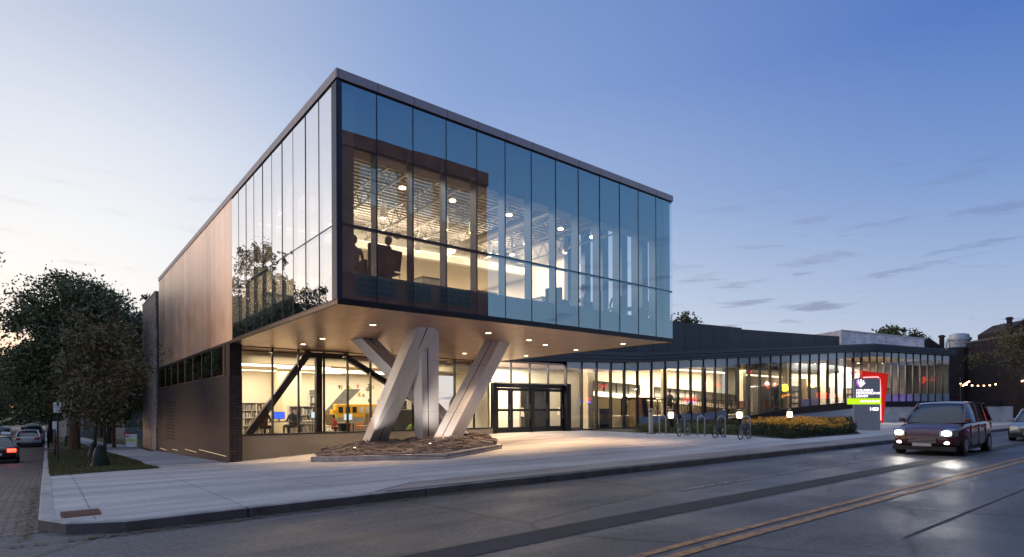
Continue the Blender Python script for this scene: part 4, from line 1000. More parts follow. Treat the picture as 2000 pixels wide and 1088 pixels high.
def text(s, mat, size, loc, parent, rot=(PI / 2, 0, 0), align='LEFT', bold=.012, name='lettering', ext=.006):
    cu = bpy.data.curves.new(name, 'FONT'); cu.body = s; cu.size = size; cu.align_x = align; cu.extrude = ext; cu.offset = bold; cu.space_line = .95
    cu.materials.append(M[mat]); o = bpy.data.objects.new(name, cu); COL.objects.link(o); o.location = loc; o.rotation_euler = rot
    o.parent = parent; bpy.context.view_layer.update()
    me = bpy.data.meshes.new_from_object(o.evaluated_get(bpy.context.evaluated_depsgraph_get())); bpy.data.objects.remove(o)
    if not me.materials: me.materials.append(M[mat])
    o = bpy.data.objects.new(name, me); COL.objects.link(o); o.location = loc; o.rotation_euler = rot; o.parent = parent; return o
text('COLUMBUS\nMETROPOLITAN\nLIBRARY', 'sign_white', .19, (-.70, -.13, 2.44), sg, bold=.005)
text('Northside Branch', 'sign_white', .16, (.66, -.21, 1.77), lb, align='RIGHT', bold=.004)
text('1423', 'sign_white', .27, (.62, -.13, 1.24), sg, align='RIGHT', bold=.01)
mb = MB()
def petalshape(mb, pts, y=-.128):
    mb.add([(x, y, z) for x, z in pts], [tuple(range(len(pts)))])
def emb(pts, m): g = MB(); petalshape(g, pts); g.build('emblem', m, sg, fix=False)
emb([(-.43, 2.66), (-.58, 2.78), (-.68, 2.95), (-.67, 3.1), (-.58, 3.2), (-.5, 3.2), (-.57, 3.1), (-.57, 2.97), (-.5, 2.82)], 'sign_purple')
for a0, L_, wd in ((108, .55, .05), (88, .54, .045), (68, .5, .04), (50, .42, .035)):
    a0 = R(a0); bx_, bz_ = -.43, 2.68; dx_, dz_ = math.cos(a0), math.sin(a0)
    emb([(bx_, bz_), (bx_ + dx_ * L_ * .55 + dz_ * wd * .7, bz_ + dz_ * L_ * .55 - dx_ * wd * .7), (bx_ + dx_ * L_ + dz_ * wd, bz_ + dz_ * L_ - dx_ * wd), (bx_ + dx_ * (L_ - .04) - dz_ * wd, bz_ + dz_ * (L_ - .04) + dx_ * wd), (bx_ + dx_ * L_ * .55 - dz_ * wd * .5, bz_ + dz_ * L_ * .55 + dx_ * wd * .5)], 'sign_white')
# small library sign down the side street
t = thing('library_sign', 'small white sign with lime stripe and red edge by the side path', 'sign', (-1.0, 36.2, G(-1, 36)), R(-42))
mb = MB(); mb.box(-.42, .42, -.05, .05, .1, 1.05); mb.build('panel', 'white_plastic', t)
mb = MB(); mb.box(-.44, .5, -.07, .07, .55, .68); mb.build('stripe', 'lime', t)
mb = MB(); mb.loft([(-.55, .06, .1), (-.62, .06, 1.2), (.1, .06, 1.12), (-.3, .06, .1)], [(-.55, .15, .1), (-.62, .15, 1.2), (.1, .15, 1.12), (-.3, .15, .1)]); mb.build('edge_panel', 'red', t)
mb = MB(); mb.sphere((-.25, -.055, .88), .07, 8, 6, (1, .1, 1)); mb.build('emblem', 'cloth_dark', t)
# parking sign post
t = thing('parking_sign', 'white parking restriction sign on a dark post in the lawn', 'street sign', (-5.49, 19.5, G(-5.49, 19.5)), R(-30))
mb = MB(); mb.box(-.03, .03, -.02, .02, 0, 2.7); mb.build('post', 'frame', t)
mb = MB(); mb.box(-.16, .16, -.035, -.022, 2.28, 2.76); p = mb.build('plate', 'white_plastic', t)
mb = MB()
for z, w in ((2.66, .05), (2.58, .1), (2.52, .1), (2.44, .06), (2.38, .08), (2.32, .1)): mb.box(-w, w, -.039, -.036, z, z + .022)
mb.build('lettering', 'bike_slate', p)
t = thing('street_sign', 'small pale notice on a thin post beyond the first tree', 'street sign', (-5.5, 28.5, G(-5.5, 28.5)), R(-35))
mb = MB(); mb.box(-.025, .025, -.02, .02, 0, 2.1); mb.build('post', 'frame', t)
mb = MB(); mb.box(-.13, .13, -.03, -.02, 1.6, 2.05); mb.build('plate', 'white_plastic', t)
# hydrant
t = thing('fire_hydrant', 'faded orange fire hydrant on the grass near the parked cars', 'fire hydrant', (-5.3, 46, G(-5.3, 46)))
mb = MB(); mb.lathe([(.16, 0), (.16, .05), (.11, .08), (.11, .5), (.15, .53), (.15, .57), (.1, .66), (.03, .72), (.03, .77)], n=14); mb.build('body', 'hydrant_paint', t)
mb = MB(); mb.tube([(-.2, 0, .42), (.2, 0, .42)], .055, 10); mb.tube([(0, -.2, .4), (0, 0, .4)], .065, 10); mb.build('nozzle', 'hydrant_paint', t)
# watering bags
def make_bag(loc, rz, label, sc=1.):
    t = thing('watering_bag', label, 'watering bag', loc, rz, 'tree watering bags'); mb = MB(); n = 14; prof = [(.30, 0), (.31, .06), (.25, .3), (.2, .55), (.17, .72), (.09, .8), (.03, .81)]
    for i, (r, z) in enumerate(prof):
        for k in range(n):
            a = 2 * PI * k / n; rr = r * (1 + .09 * math.sin(3 * a + z * 9) + .05 * math.sin(7 * a)); mb.v.append((rr * math.cos(a), rr * .8 * math.sin(a), z * (1 + .05 * math.sin(2 * a))))
    for i in range(len(prof) - 1):
        for k in range(n): mb.f.append((i * n + k, i * n + (k + 1) % n, (i + 1) * n + (k + 1) % n, (i + 1) * n + k)); mb.mi.append(0)
    mb.build('bag', 'bag_green', t, smooth=True)
    mb = MB(); mb.ring((0, 0, .74), .13, .02, 'z', 14, 5); mb.build('strap', 'cloth_dark', t)
    return t
bg = make_bag((-4.32, 12.3, G(-4.3, 12.3)), 0, 'dark green watering bag round the nearest young street tree')
dup(bg, (-4.05, 21.8, G(-4.05, 21.8)), 1.2, 'squat watering bag behind the nearest one on the lawn')
dup(bg, (-4.6, 44.5, G(-4.6, 44.5)), 2.2, 'distant watering bag on the grass past the crosswalk')

# ------------------------------------------------------------------ trees
def make_tree(name, label, x, y, z, h, cr, zc0, nleaf, leaf, lm, seed, tr=.16, bark='bark', group=None, nb=16, squash=1., clus=None, sig=.42, lean=(0, 0), cyl=0.5):
    rg = np.random.default_rng(seed); t = thing(name, label, 'tree', (x, y, z), 0, group)
    top = Vector((lean[0], lean[1], h * .78)); mb = MB()
    fork = Vector((lean[0] * .3, lean[1] * .3, max(zc0 * .9, .6)))
    mb.tube([(0, 0, -.15), (0, 0, .15), tuple(fork * .5 + Vector((rg.normal(0, .04), rg.normal(0, .04), 0))), tuple(fork), tuple(fork.lerp(top, .5) + Vector((rg.normal(0, .15), rg.normal(0, .15), 0))), tuple(top)], [tr * 1.5, tr * 1.08, tr * .92, tr * .8, tr * .4, tr * .08], 9)
    tips = []
    zm = (zc0 + h) / 2; hz = (h - zc0) / 2
    for i in range(nb):
        a = i * 2.4 + rg.uniform(-.3, .3); el = rg.uniform(-.75, .95)
        rr = cr * math.sqrt(max(0.05, 1 - abs(el) ** 2.2)) * rg.uniform(.7, 1.0)
        tip = Vector((lean[0] + rr * math.cos(a), lean[1] + rr * math.sin(a) * squash, zm + el * hz)); st = fork.lerp(top, min(.9, max(0, (el + .6) * .45)))
        mid = st.lerp(tip, .5) + Vector((rg.normal(0, .12 * cr), rg.normal(0, .12 * cr), .1 * cr))
        mb.tube([st, mid, tip], [tr * .38, tr * .2, tr * .04], 5)
        for j in range(4):
            e = mid.lerp(tip, rg.uniform(.1, .9)); t2 = e + Vector(rg.normal(0, .3 * cr, 3)) * .9; mb.tube([e, e.lerp(t2, .5) + Vector((0, 0, .05)), t2], [tr * .12, tr * .08, tr * .02], 4); tips.append(t2)
        tips += [tip, mid.lerp(tip, .6), mid]
    mb.build('trunk', bark, t, fix=False)
    # extra clusters to fill the volume, uneven shell
    K = clus or 70
    for i in range(K):
        a = rg.uniform(0, 2 * PI); el = rg.uniform(-1, 1); rad = rg.uniform(.35, 1.0) ** .6
        b = 1 + .28 * math.sin(3 * a + seed) + .2 * math.sin(5 * a + 4 * el + seed) + .1 * math.sin(7 * el + seed * 2)
        rr = cr * math.sqrt(max(0, 1 - abs(el) ** (2 + cyl))) * rad * b
        tips.append(Vector((lean[0] + rr * math.cos(a), lean[1] + rr * math.sin(a) * squash, zm + el * hz * rg.uniform(.85, 1.05))))
    T = np.array([tuple(p) for p in tips]); pick = rg.integers(0, len(T), nleaf)
    sg_ = sig * rg.uniform(.5, 1.5, len(T))[pick][:, None]
    C = T[pick] + rg.normal(0, 1, (nleaf, 3)) * sg_ * np.array([1, 1, .75]); C[:, 2] = np.maximum(C[:, 2], zc0 * .8)
    a = rg.normal(0, 1, (nleaf, 3)); a /= np.linalg.norm(a, axis=1)[:, None]; b = rg.normal(0, 1, (nleaf, 3)); b = np.cross(a, b); b /= np.linalg.norm(b, axis=1)[:, None]
    s = (leaf * rg.uniform(.5, 1.4, nleaf))[:, None]
    V = np.stack([C - a * s, C - b * s * .5, C + a * s, C + b * s * .5], 1)
    rawmesh('crown', V.reshape(-1, 3), 4, lm, t)
    return t
TG = 'street trees along the side street'
make_tree('young_tree', 'slim young street tree with reddish autumn leaves above the nearest watering bag', -4.15, 12.75, G(-4.15, 12.75), 5.6, 1.45, 2.0, 4600, .085, 'leaf_autumn', 21, .06, group=TG, nb=15, clus=14, sig=.24)
make_tree('young_tree', 'young street tree rising from the squat watering bag', -3.9, 22.1, G(-3.9, 22.1), 6.4, 1.75, 2.2, 5600, .1, 'leaf_autumn', 22, .08, group=TG, nb=15, clus=16, sig=.28)
make_tree('street_tree', 'tall spreading tree with thick warm brown trunk at the crosswalk', -4.35, 37.2, G(-4.3, 37.2), 12.3, 3.3, 3.0, 44000, .12, 'leaf_dark', 23, .36, 'bark_warm', TG, 26, clus=170, sig=.42)
make_tree('street_tree', 'broad dark tree behind the crosswalk tree', -1.6, 47, G(-1.6, 47), 12.2, 3.7, 2.6, 34000, .14, 'leaf_black', 24, .26, 'bark', TG, 24, clus=150, sig=.45)
make_tree('street_tree', 'dark full tree beside the brick stair tower', 2.4, 51, -1.6, 12.6, 3.1, 2.2, 22000, .15, 'leaf_black', 25, .25, 'bark', TG, 22, clus=130, sig=.42)
make_tree('street_tree', 'yellowing low tree near the small library sign', -1.9, 38.5, G(-1.9, 38.5), 6.6, 2.0, 2.0, 9000, .1, 'leaf_green', 26, .13, 'bark_warm', TG, 14, clus=60, sig=.4)
make_tree('street_tree', 'leaning roadside tree over the parked cars', -5.6, 56, G(-5.6, 56), 8.6, 2.6, 2.6, 14000, .15, 'leaf_dark', 27, .22, 'bark', TG, 16, clus=90, sig=.5)
make_tree('street_tree', 'sunlit tree at the far left edge of the street', -14.5, 84, -1.8, 12.6, 4.2, 3.6, 12000, .22, 'leaf_sun', 28, .25, 'bark', TG, 18, clus=60, sig=.6)
make_tree('street_tree', 'dark tree closing the far end of the street', -8.5, 128, -2.0, 15, 6.5, 1.2, 20000, .28, 'leaf_dark', 29, .3, 'bark', TG, 18, clus=130, sig=.8)
make_tree('street_tree', 'mid street tree past the silver estate car', -4.6, 78, -1.8, 12, 4.4, 3.0, 16000, .2, 'leaf_dark', 30, .25, 'bark', TG, 18, clus=100, sig=.6)
make_tree('street_tree', 'full tree across the street by the far cars', -15.5, 98, -1.9, 12, 5.5, 2.6, 16000, .25, 'leaf_dark', 31, .25, 'bark', TG, 18, clus=110, sig=.7)
make_tree('street_tree', 'farthest tree on the right of the side street', -3.4, 105, -2.0, 13, 5.5, 2., 16000, .25, 'leaf_black', 32, .25, 'bark', TG, 18, clus=110, sig=.7)
make_tree('street_tree', 'dark tree between the house and the stair tower', 5.2, 66, -1.7, 10.5, 4.6, .6, 18000, .2, 'leaf_black', 36, .25, 'bark', TG, 18, clus=110, sig=.7)
# trees across the side street, mirrored in the side glass
make_tree('tall_tree', 'tall oak across the side street mirrored in the side glass', -13.4, 56, -1.5, 21.5, 3.7, 3, 30000, .2, 'leaf_dark', 33, .35, 'bark', None, 26, clus=110, sig=.42)
make_tree('tall_tree', 'lower oak across the side street mirrored beside the taller one', -13.2, 41.0, -1.2, 14.2, 3.4, 2.5, 20000, .15, 'leaf_dark', 34, .3, 'bark', None, 22, clus=80, sig=.4)
make_tree('tree', 'treetop showing just over the dark roof beside the glass box', 54.2, 27.2, 0, 13.1, 2.2, 7, 3500, .2, 'leaf_green', 41, .2, nb=14, clus=30, sig=.35)
make_tree('tree', 'bushy green treetop behind the white brick block', 85.3, 14.8, 0, 12.6, 1.9, 7, 4500, .22, 'leaf_green', 42, .2, nb=12, clus=40, sig=.4)
make_tree('tree', 'smaller green treetop right of the bushy one behind the white block', 88.0, 12.6, 0, 11.9, 1.4, 7, 2500, .2, 'leaf_green', 43, .2, nb=10, clus=20, sig=.35)
make_tree('tree', 'small round tree added on the opposite pavement to block the script sign reflection', 60.1, -17.2, 0, 6.6, 1.4, 2.6, 7000, .14, 'leaf_dark', 51, .1, nb=12, clus=40, sig=.4)  # added out of view to keep the script sign out of the corner glass
# bare tree at right edge
def bare_tree(name, label, loc, h, seed, leaves):
    rg = random.Random(seed); t = thing(name, label, 'tree', loc); mb = MB(); tips = []
    def grow(p, d, L, r, lv):
        q = p + d * L; m = p + d * L * .5 + Vector((rg.gauss(0, .05), rg.gauss(0, .05), rg.gauss(0, .03))) * L
        mb.tube([p, m, q], [r, r * .85, r * .65], 6 if lv < 3 else 4); 
        if lv >= 3: tips.append(q); tips.append(m)
        if lv < 6:
            for k in range(3 if lv < 4 else 2):
                nd = (d + Vector((rg.gauss(0, .55), rg.gauss(0, .55), rg.gauss(.05, .3)))).normalized(); grow(q, nd, L * rg.uniform(.62, .85), r * .6, lv + 1)
    grow(Vector((0, 0, -.1)), Vector((0, 0, 1)), h * .26, h * .018, 0)
    mb.build('trunk', 'bark', t, fix=False)
    T = np.array([tuple(p) for p in tips if p.z < h * .78]); r2 = np.random.default_rng(seed); pick = r2.integers(0, len(T), leaves)
    C = T[pick] + r2.normal(0, .22, (leaves, 3)); a = r2.normal(0, 1, (leaves, 3)); a /= np.linalg.norm(a, axis=1)[:, None]; b = np.cross(a, r2.normal(0, 1, (leaves, 3))); b /= np.linalg.norm(b, axis=1)[:, None]
    V = np.stack([C - a * .09, C - b * .05, C + a * .09, C + b * .05], 1); rawmesh('crown', V.reshape(-1, 3), 4, 'leaf_sun', t)
bare_tree('bare_tree', 'thin half bare tree reaching in at the right edge', (54.4, -6.6, 0), 10.4, 12, 4500)

# ------------------------------------------------------------------ vehicles
def make_car(name, label, paint, loc, rz, L=4.6, W=1.8, H=1.45, kind='sedan', lights=False, tail=False, group=None, cat='car'):
    """local +x = front"""
    t = thing(name, label, cat, loc, rz, group); h = L / 2; w = W / 2
    belt = .62 * H
    suv = kind == 'suv'
    # lower body stations: x, half width, z bottom, z top, side bulge
    st = [(-h, w * .78, .42, belt * .9), (-h + .12, w * .93, .3, belt * (1.02 if not suv else 1.05)), (-h * .62, w, .2, belt * 1.04), (0, w, .2, belt), (h * .5, w, .2, belt * .97), (h * .72, w * .97, .2, belt * .90), (h - .18, w * .9, .24, belt * .76), (h, w * .74, .36, belt * .62)]
    rings = []
    for x, hw, z0, z1 in st:
        m = (z0 + z1) / 2
        rings.append([(x, -hw * .9, z0), (x, -hw, z0 + .1), (x, -hw, m), (x, -hw * .97, z1 - .08), (x, -hw * .86, z1), (x, 0, z1 + .03), (x, hw * .86, z1), (x, hw * .97, z1 - .08), (x, hw, m), (x, hw, z0 + .1), (x, hw * .9, z0)])
    mb = MB(); n = 11
    for r in rings: mb.v += r
    for i in range(len(rings) - 1):
        for k in range(n): mb.f.append((i * n + k, i * n + (k + 1) % n, (i + 1) * n + (k + 1) % n, (i + 1) * n + k)); mb.mi.append(0)
    mb.f += [tuple(range(n)), tuple((len(rings) - 1) * n + k for k in range(n - 1, -1, -1))]; mb.mi += [0, 0]
    body = mb.build('body', paint, t, smooth=True, sub=2)
    # greenhouse
    rb, rt, ft, fb = (-h + .12, -h + .42, h * .12, h * .50) if suv else (-h * .72, -h * .38, h * .10, h * .46)
    gw, tw_ = w * .86, w * .70
    def shell(name, prof, off, mat, top_only=False):
        g = MB(); nn = 9
        for (x, z, hw) in prof:
            for k in range(nn):
                t_ = -1 + 2 * k / (nn - 1); bow = (1 - t_ * t_)
                sx_ = (.10 if x > 0 else -.06) * bow * (1 - (z - belt) / (H - belt) * .6)
                g.v.append((x + sx_, t_ * (hw + off), z + .035 * bow * (z - belt) / (H - belt) + off))
        for r_ in range(len(prof) - 1):
            for k in range(nn - 1): g.f.append((r_ * nn + k, r_ * nn + k + 1, (r_ + 1) * nn + k + 1, (r_ + 1) * nn + k)); g.mi.append(0)
        if not top_only:
            for k_ in (0, nn - 1): g.f.append(tuple(r_ * nn + k_ for r_ in range(len(prof)))); g.mi.append(0)
        return g.build(name, mat, t, smooth=True)
    pr_ = [(rb, belt, gw), ((rb + rt) / 2 - .02, (belt + H) / 2, (gw + tw_) / 2), (rt, H - .08, tw_), (rt + .2, H - .035, tw_), ((rt + ft) / 2, H - .01, tw_), (ft - .25, H - .035, tw_), (ft, H - .09, tw_), ((fb + ft) / 2 + .03, (belt + H) / 2 - .02, (gw + tw_) / 2), (fb, belt * .97, gw)]
    shell('window', pr_, 0, 'car_glass'); shell('roof', pr_[2:7], .012, paint, True)
    mb = MB()
    for s in (-1, 1):
        mb.beam((fb, s * gw, belt * .97), (ft, s * tw_, H - .04), .06, .05); mb.beam((rb, s * gw, belt), (rt, s * tw_, H - .04), .1, .06)
        xm = (fb + rb) / 2 - .1; mb.beam((xm, s * (gw + .005), belt), (xm, s * (tw_ + .01), H - .04), .07, .04)
        if suv: mb.beam((xm - 1.0, s * (gw + .005), belt), (xm - .9, s * (tw_ + .01), H - .04), .09, .04)
    mb.build('pillars', paint, t)
    for x in (-h * .62, h * .62):
        for s in (-1, 1):
            mb = MB(); mb.tube([(x, s * (w - .2), .33), (x, s * (w + .005), .33)], .33, 22); wh = mb.build('wheel', 'rubber', t)
            mb = MB(); mb.tube([(x, s * (w - .01), .33), (x, s * (w + .015), .33)], .2, 16); mb.build('rim', 'rim', wh)
    for s in (-1, 1):
        mb = MB(); mb.loft([(h - .3, s * w * .93, belt * .60), (h - .3, s * w * .93, belt * .80), (h - .34, s * w * .6, belt * .82), (h - .3, s * w * .55, belt * .62)], [(h - .05, s * w * .82, belt * .58), (h - .09, s * w * .82, belt * .75), (h - .01, s * w * .5, belt * .73), (h + .02, s * w * .5, belt * .58)]); hl_ = mb.build('headlight', 'steel', t)
        if lights:
            mb = MB(); mb.sphere((h - .02, s * w * .68, belt * .68), .085, 12, 8, (.6, 1.5, .9)); mb.build('lens', 'headlight', hl_)
        if lights:
            mb = MB(); mb.sphere((h - .06, s * w * .68, .42), .06, 10, 6, (.5, 1.3, .8)); mb.build('fog_lamp', 'foglight', t)
        mb = MB(); mb.box(-h - .01, -h + .18, min(s * w * .5, s * w * .88), max(s * w * .5, s * w * .88), belt * .74, belt * .94); mb.build('taillight', 'taillight' if tail else 'red', t)
        mb = MB(); mb.box(fb - .18, fb - .02, min(s * (gw + .02), s * (gw + .2)), max(s * (gw + .02), s * (gw + .2)), belt, belt + .12); mb.build('mirror', paint, t, bevel=.03)
    mb = MB(); mb.box(h - .06, h + .012, -w * .42, w * .42, .4, .58); gr_ = mb.build('grille', 'black_plastic', t, bevel=.01)
    mb = MB()
    for k in range(4): mb.box(h + .01, h + .022, -w * .4, w * .4, .42 + k * .045, .43 + k * .045)
    mb.build('chrome_bar', 'steel', gr_)
    mb = MB(); mb.box(h + .0, h + .03, -.26, .26, .3, .4); mb.build('number_plate', 'white_plastic', t)
    for s in (-1, 1):
        for xx in (h * .36, -h * .05, -h * .42):
            mb = MB(); mb.box(xx - .006, xx + .006, min(s * (w - .03), s * (w + .004)), max(s * (w - .03), s * (w + .004)), .32, belt * .92); mb.build('door_seam', 'black_plastic', t)
        for xx in (h * .02, -h * .37):
            mb = MB(); mb.box(xx, xx + .16, min(s * (w - .02), s * (w + .022)), max(s * (w - .02), s * (w + .022)), belt * .8, belt * .83); mb.build('door_handle', 'steel', t, bevel=.008)
    mb = MB(); mb.box(h * .34, h * .47, -w * .8, w * .8, belt * .955, belt * .975); mb.build('wiper_cowl', 'black_plastic', t)
    mb = MB(); mb.box(-h - .02, -h + .02, -.26, .26, .5, .62); mb.build('number_plate', 'white_plastic', t)
    mb = MB(); mb.box(-h + .05, h - .1, -w * .9, w * .9, .16, .3); mb.build('underbody', 'black_plastic', t)
    return t
make_car('suv', 'maroon sport utility car approaching with headlights on', 'car_maroon', (18.6, -8.3, -.15), PI, 4.7, 1.92, 1.74, 'suv', lights=True)
make_car('estate_car', 'silver car following behind the maroon one', 'car_silver', (31.0, -9.0, -.15), PI, 4.6, 1.8, 1.5, 'suv')
dk = make_car('sedan', 'dark red sedan cut by the left edge with glowing tail light', 'car_dark', (-7.95, 26.6, G(-6, 26) - .17), PI / 2 + .02, 4.7, 1.82, 1.42, tail=True)
PG = 'cars parked along the brick side street'
make_car('sedan', 'pale silver sedan parked nearest the kerb', 'car_white', (-7.1, 50.5, G(-6, 50) - .15), PI / 2, 4.6, 1.8, 1.42, group=PG)
make_car('suv', 'silver sport utility car parked right behind the pale sedan', 'car_silver', (-6.95, 57.5, G(-6, 57) - .15), PI / 2, 4.8, 1.9, 1.75, 'suv', group=PG)
make_car('sedan', 'white car farther down the side street', 'car_white', (-9.9, 76, G(-6, 76) - .15), -PI / 2, 4.5, 1.8, 1.42, group=PG)
make_car('sedan', 'grey car waiting in the far side street', 'car_grey', (-10.5, 66, G(-6, 66) - .15), -PI / 2, 4.5, 1.8, 1.4, group=PG)
make_car('suv', 'pale car at the far end of the side street', 'car_white', (-7.4, 90, G(-6, 90) - .15), PI / 2, 4.6, 1.8, 1.6, 'suv', group=PG)

# ------------------------------------------------------------------ houses and background buildings
def house(name, label, x, y, z, w, d, h, rh, rz, wm='siding', lamp=False):
    t = thing(name, label, 'house', (x, y, z), rz)
    mb = MB(); mb.box(-w / 2, w / 2, -d / 2, d / 2, -.5, h); mb.loft([(-w / 2, -d / 2, h), (w / 2, -d / 2, h), (0, -d / 2, h + rh)], [(-w / 2, d / 2, h), (w / 2, d / 2, h), (0, d / 2, h + rh)]); mb.build('wall', wm, t)
    mb = MB()
    for s in (-1, 1): mb.loft([(s * (w / 2 + .35), -d / 2 - .3, h - .3), (0, -d / 2 - .3, h + rh + .05), (0, -d / 2 - .3, h + rh + .2), (s * (w / 2 + .35), -d / 2 - .3, h - .12)], [(s * (w / 2 + .35), d / 2 + .3, h - .3), (0, d / 2 + .3, h + rh + .05), (0, d / 2 + .3, h + rh + .2), (s * (w / 2 + .35), d / 2 + .3, h - .12)])
    r = mb.build('roof', 'roof', t)
    mb = MB()
    for s in (-1, 1): mb.beam((s * (w / 2 + .35), -d / 2 - .32, h - .2), (0, -d / 2 - .32, h + rh + .14), .08, .16)
    mb.build('barge_board', 'white_plastic', r)
    mb = MB(); mb.box(.5, 1.1, 0, .6, h + rh * .4, h + rh + .8); mb.build('chimney', 'old_brick', r)
    for (x0, z0) in ((-w * .3, .9), (w * .18, .9), (-w * .3, h * .6), (w * .18, h * .6)):
        mb = MB(); mb.box(x0, x0 + .9, -d / 2 - .04, -d / 2, z0, z0 + 1.3); f = mb.build('window', 'white_plastic', t); mb = MB(); mb.box(x0 + .08, x0 + .82, -d / 2 - .05, -d / 2 - .04, z0 + .08, z0 + 1.22); mb.build('pane', 'glass_shop', f)
    mb = MB(); mb.box(-.45, .45, -d / 2 - .05, -d / 2, 0, 2.1); mb.build('door', 'walnut', t)
    if lamp: mb = MB(); mb.sphere((.8, -d / 2 - .15, 1.9), .11, 10, 6); mb.build('porch_lamp', 'lamp_warm', t)
    return t
house('gabled_house', 'grey gabled house between the trees and the stair tower', 2.6, 62, -1.6, 5.6, 9, 4.6, 3.0, R(8), lamp=False)
house('wooden_house', 'dark wooden house behind the trees with a lit porch lamp', -.9, 73, -1.8, 7.2, 9, 4.8, 2.6, R(5), 'render_grey', True)
house('wooden_house', 'wooden house far down on the left of the side street', -22, 112, -1.9, 8, 9, 5, 3, R(4), 'siding')
for i, (x, y, h, l, cat) in enumerate(((-1.17, 48.5, 9.2, 'weathered wooden utility pole beside the side path', 'utility pole'), (-12.9, 96, 5.6, 'far street lamp glowing orange over the parked cars', 'street lamp'))):
    t = thing('utility_pole' if i == 0 else 'street_lamp', l, cat, (x, y, G(x, y)))
    mb = MB(); mb.tube([(0, 0, -.2), (0, 0, h)], [.17, .11], 10); mb.build('pole', 'bark_warm' if i == 0 else 'frame', t)
    if i == 0: mb = MB(); mb.box(-1.2, 1.2, -.06, .06, h - .7, h - .56); mb.build('crossarm', 'bark', t)
    else: mb = MB(); mb.sphere((1.4, 0, h - .1), .16, 10, 6); mb.build('lamp', 'bulb', t); mb = MB(); mb.tube([(0, 0, h), (1.4, 0, h)], .05, 6); mb.build('arm', 'frame', t)
t = thing('overhead_cables', 'overhead cables running from the utility pole past the tower', 'cables', (-1.17, 48.5, 7.0))
mb = MB()
for k in range(3): mb.tube([(-1 + k, 0, .5), (3.5 + k, 5, -.3), (9 + k, 11, .4)], .02, 5)
mb.build('cable', 'black_plastic', t)
# brick building at the right with patio lights
rb_ = thing('brick_warehouse', 'long dark brick building with chimneys beyond the wing', 'building', (75, 5, 0))
A = Vector((73.55, 3.54)); Bq = Vector((66.5, -4.6))
d = (Bq - A); 
mb = MB(); mb.loft([(A.x, A.y, -.3), (A.x, A.y, 8.5), (92, -2, 8.5), (92, -2, -.3)], [(Bq.x, Bq.y, -.3), (Bq.x, Bq.y, 8.6), (84, -12, 8.6), (84, -12, -.3)]); w = mb.build('wall', 'old_brick', rb_, world=True)
mb = MB(); mb.loft([(69.2, 10.2, -.3), (69.2, 10.2, 8.0), (90, 14, 8.0), (90, 14, -.3)], [(72.9, 3.6, -.3), (72.9, 3.6, 8.1), (88, 0, 8.1), (88, 0, -.3)]); mb.build('wall', 'old_brick', rb_, world=True)
n = Vector((d.y, -d.x)).normalized(); n = n if n.x < 0 else -n
mb = MB(); mb.loft([(A.x + n.x * .06, A.y + n.y * .06, 8.5), (A.x + n.x * .06, A.y + n.y * .06, 8.68), (A.x + .5, A.y + .5, 8.68), (A.x + .5, A.y + .5, 8.5)], [(Bq.x + n.x * .06, Bq.y + n.y * .06, 8.6), (Bq.x + n.x * .06, Bq.y + n.y * .06, 8.78), (Bq.x + .5, Bq.y + .5, 8.78), (Bq.x + .5, Bq.y + .5, 8.6)]); mb.build('coping', 'stone', rb_, world=True)
gr = thing('gabled_roofs', 'row of steep gabled brick roofs with chimneys seen over the parapet', 'building', (88, 4, 0))
for i, (x, y, wd, hh) in enumerate(((79.5, 8.6, 3.0, 10.4), (80, -.4, 3.4, 11.6), (79, -4.4, 3.6, 12.6), (77.5, -8.2, 3.6, 12.6))):
    mb = MB(); dx, dy = .72, -.69
    p0 = (x - dx * wd / 2, y - dy * wd / 2); p1 = (x + dx * wd / 2, y + dy * wd / 2); bx_, by_ = .69 * 5, .72 * 5
    mb.loft([(p0[0], p0[1], 0), (p0[0], p0[1], hh - 1.4), (x, y, hh - .3), (p1[0], p1[1], hh - 1.4), (p1[0], p1[1], 0)], [(p0[0] + bx_, p0[1] + by_, 0), (p0[0] + bx_, p0[1] + by_, hh - 1.4), (x + bx_, y + by_, hh - .3), (p1[0] + bx_, p1[1] + by_, hh - 1.4), (p1[0] + bx_, p1[1] + by_, 0)])
    r = mb.build('gable', 'old_brick', gr, world=True)
    for q_ in (p0, p1):
        mb = MB(); mb.box(q_[0] - .22, q_[0] + .22, q_[1] - .22, q_[1] + .22, hh - 1.8, hh); mb.box(q_[0] - .32, q_[0] + .32, q_[1] - .32, q_[1] + .32, hh - .25, hh - .1); mb.build('chimney', 'old_brick', r, world=True)
vt = thing('roof_ventilator', 'large round metal ventilator on the brick roof', 'ventilator', (78.0, 5.2, 8.0))
mb = MB(); mb.lathe([(.95, 0), (1.05, 1.3), (1.18, 1.32), (1.18, 1.6), (1.0, 1.62), (.95, 2.0), (.6, 2.12), (.02, 2.16)], n=24); mb.build('drum', 'galvanised', vt, smooth=False)
gn = thing('vent_pipe', 'white gooseneck vent pipe standing on the wing roof', 'vent pipe', (67.0, 3.7, 6.2))
mb = MB(); mb.tube([(0, 0, 0), (0, 0, 1.9)] + [(.33 - .33 * math.cos(a), -.3 + .3 * math.cos(a), 1.9 + .38 * math.sin(a)) for a in np.linspace(.3, PI, 8)] + [(.66, -.6, 1.65)], .11, 10); mb.tube([(.66, -.6, 1.72), (.66, -.6, 1.45)], [.13, .2], 10); mb.build('pipe', 'white_plastic', gn, smooth=True)
gn2 = thing('roof_pipe', 'small white pipe cross on the wing roof', 'vent pipe', (64.8, 5.6, 6.0))
mb = MB(); mb.tube([(0, 0, 0), (0, 0, 2.1)], .06, 8); mb.tube([(-.3, .3, 1.2), (1.0, -.9, 1.2)], .05, 8); mb.build('pipe', 'white_plastic', gn2)
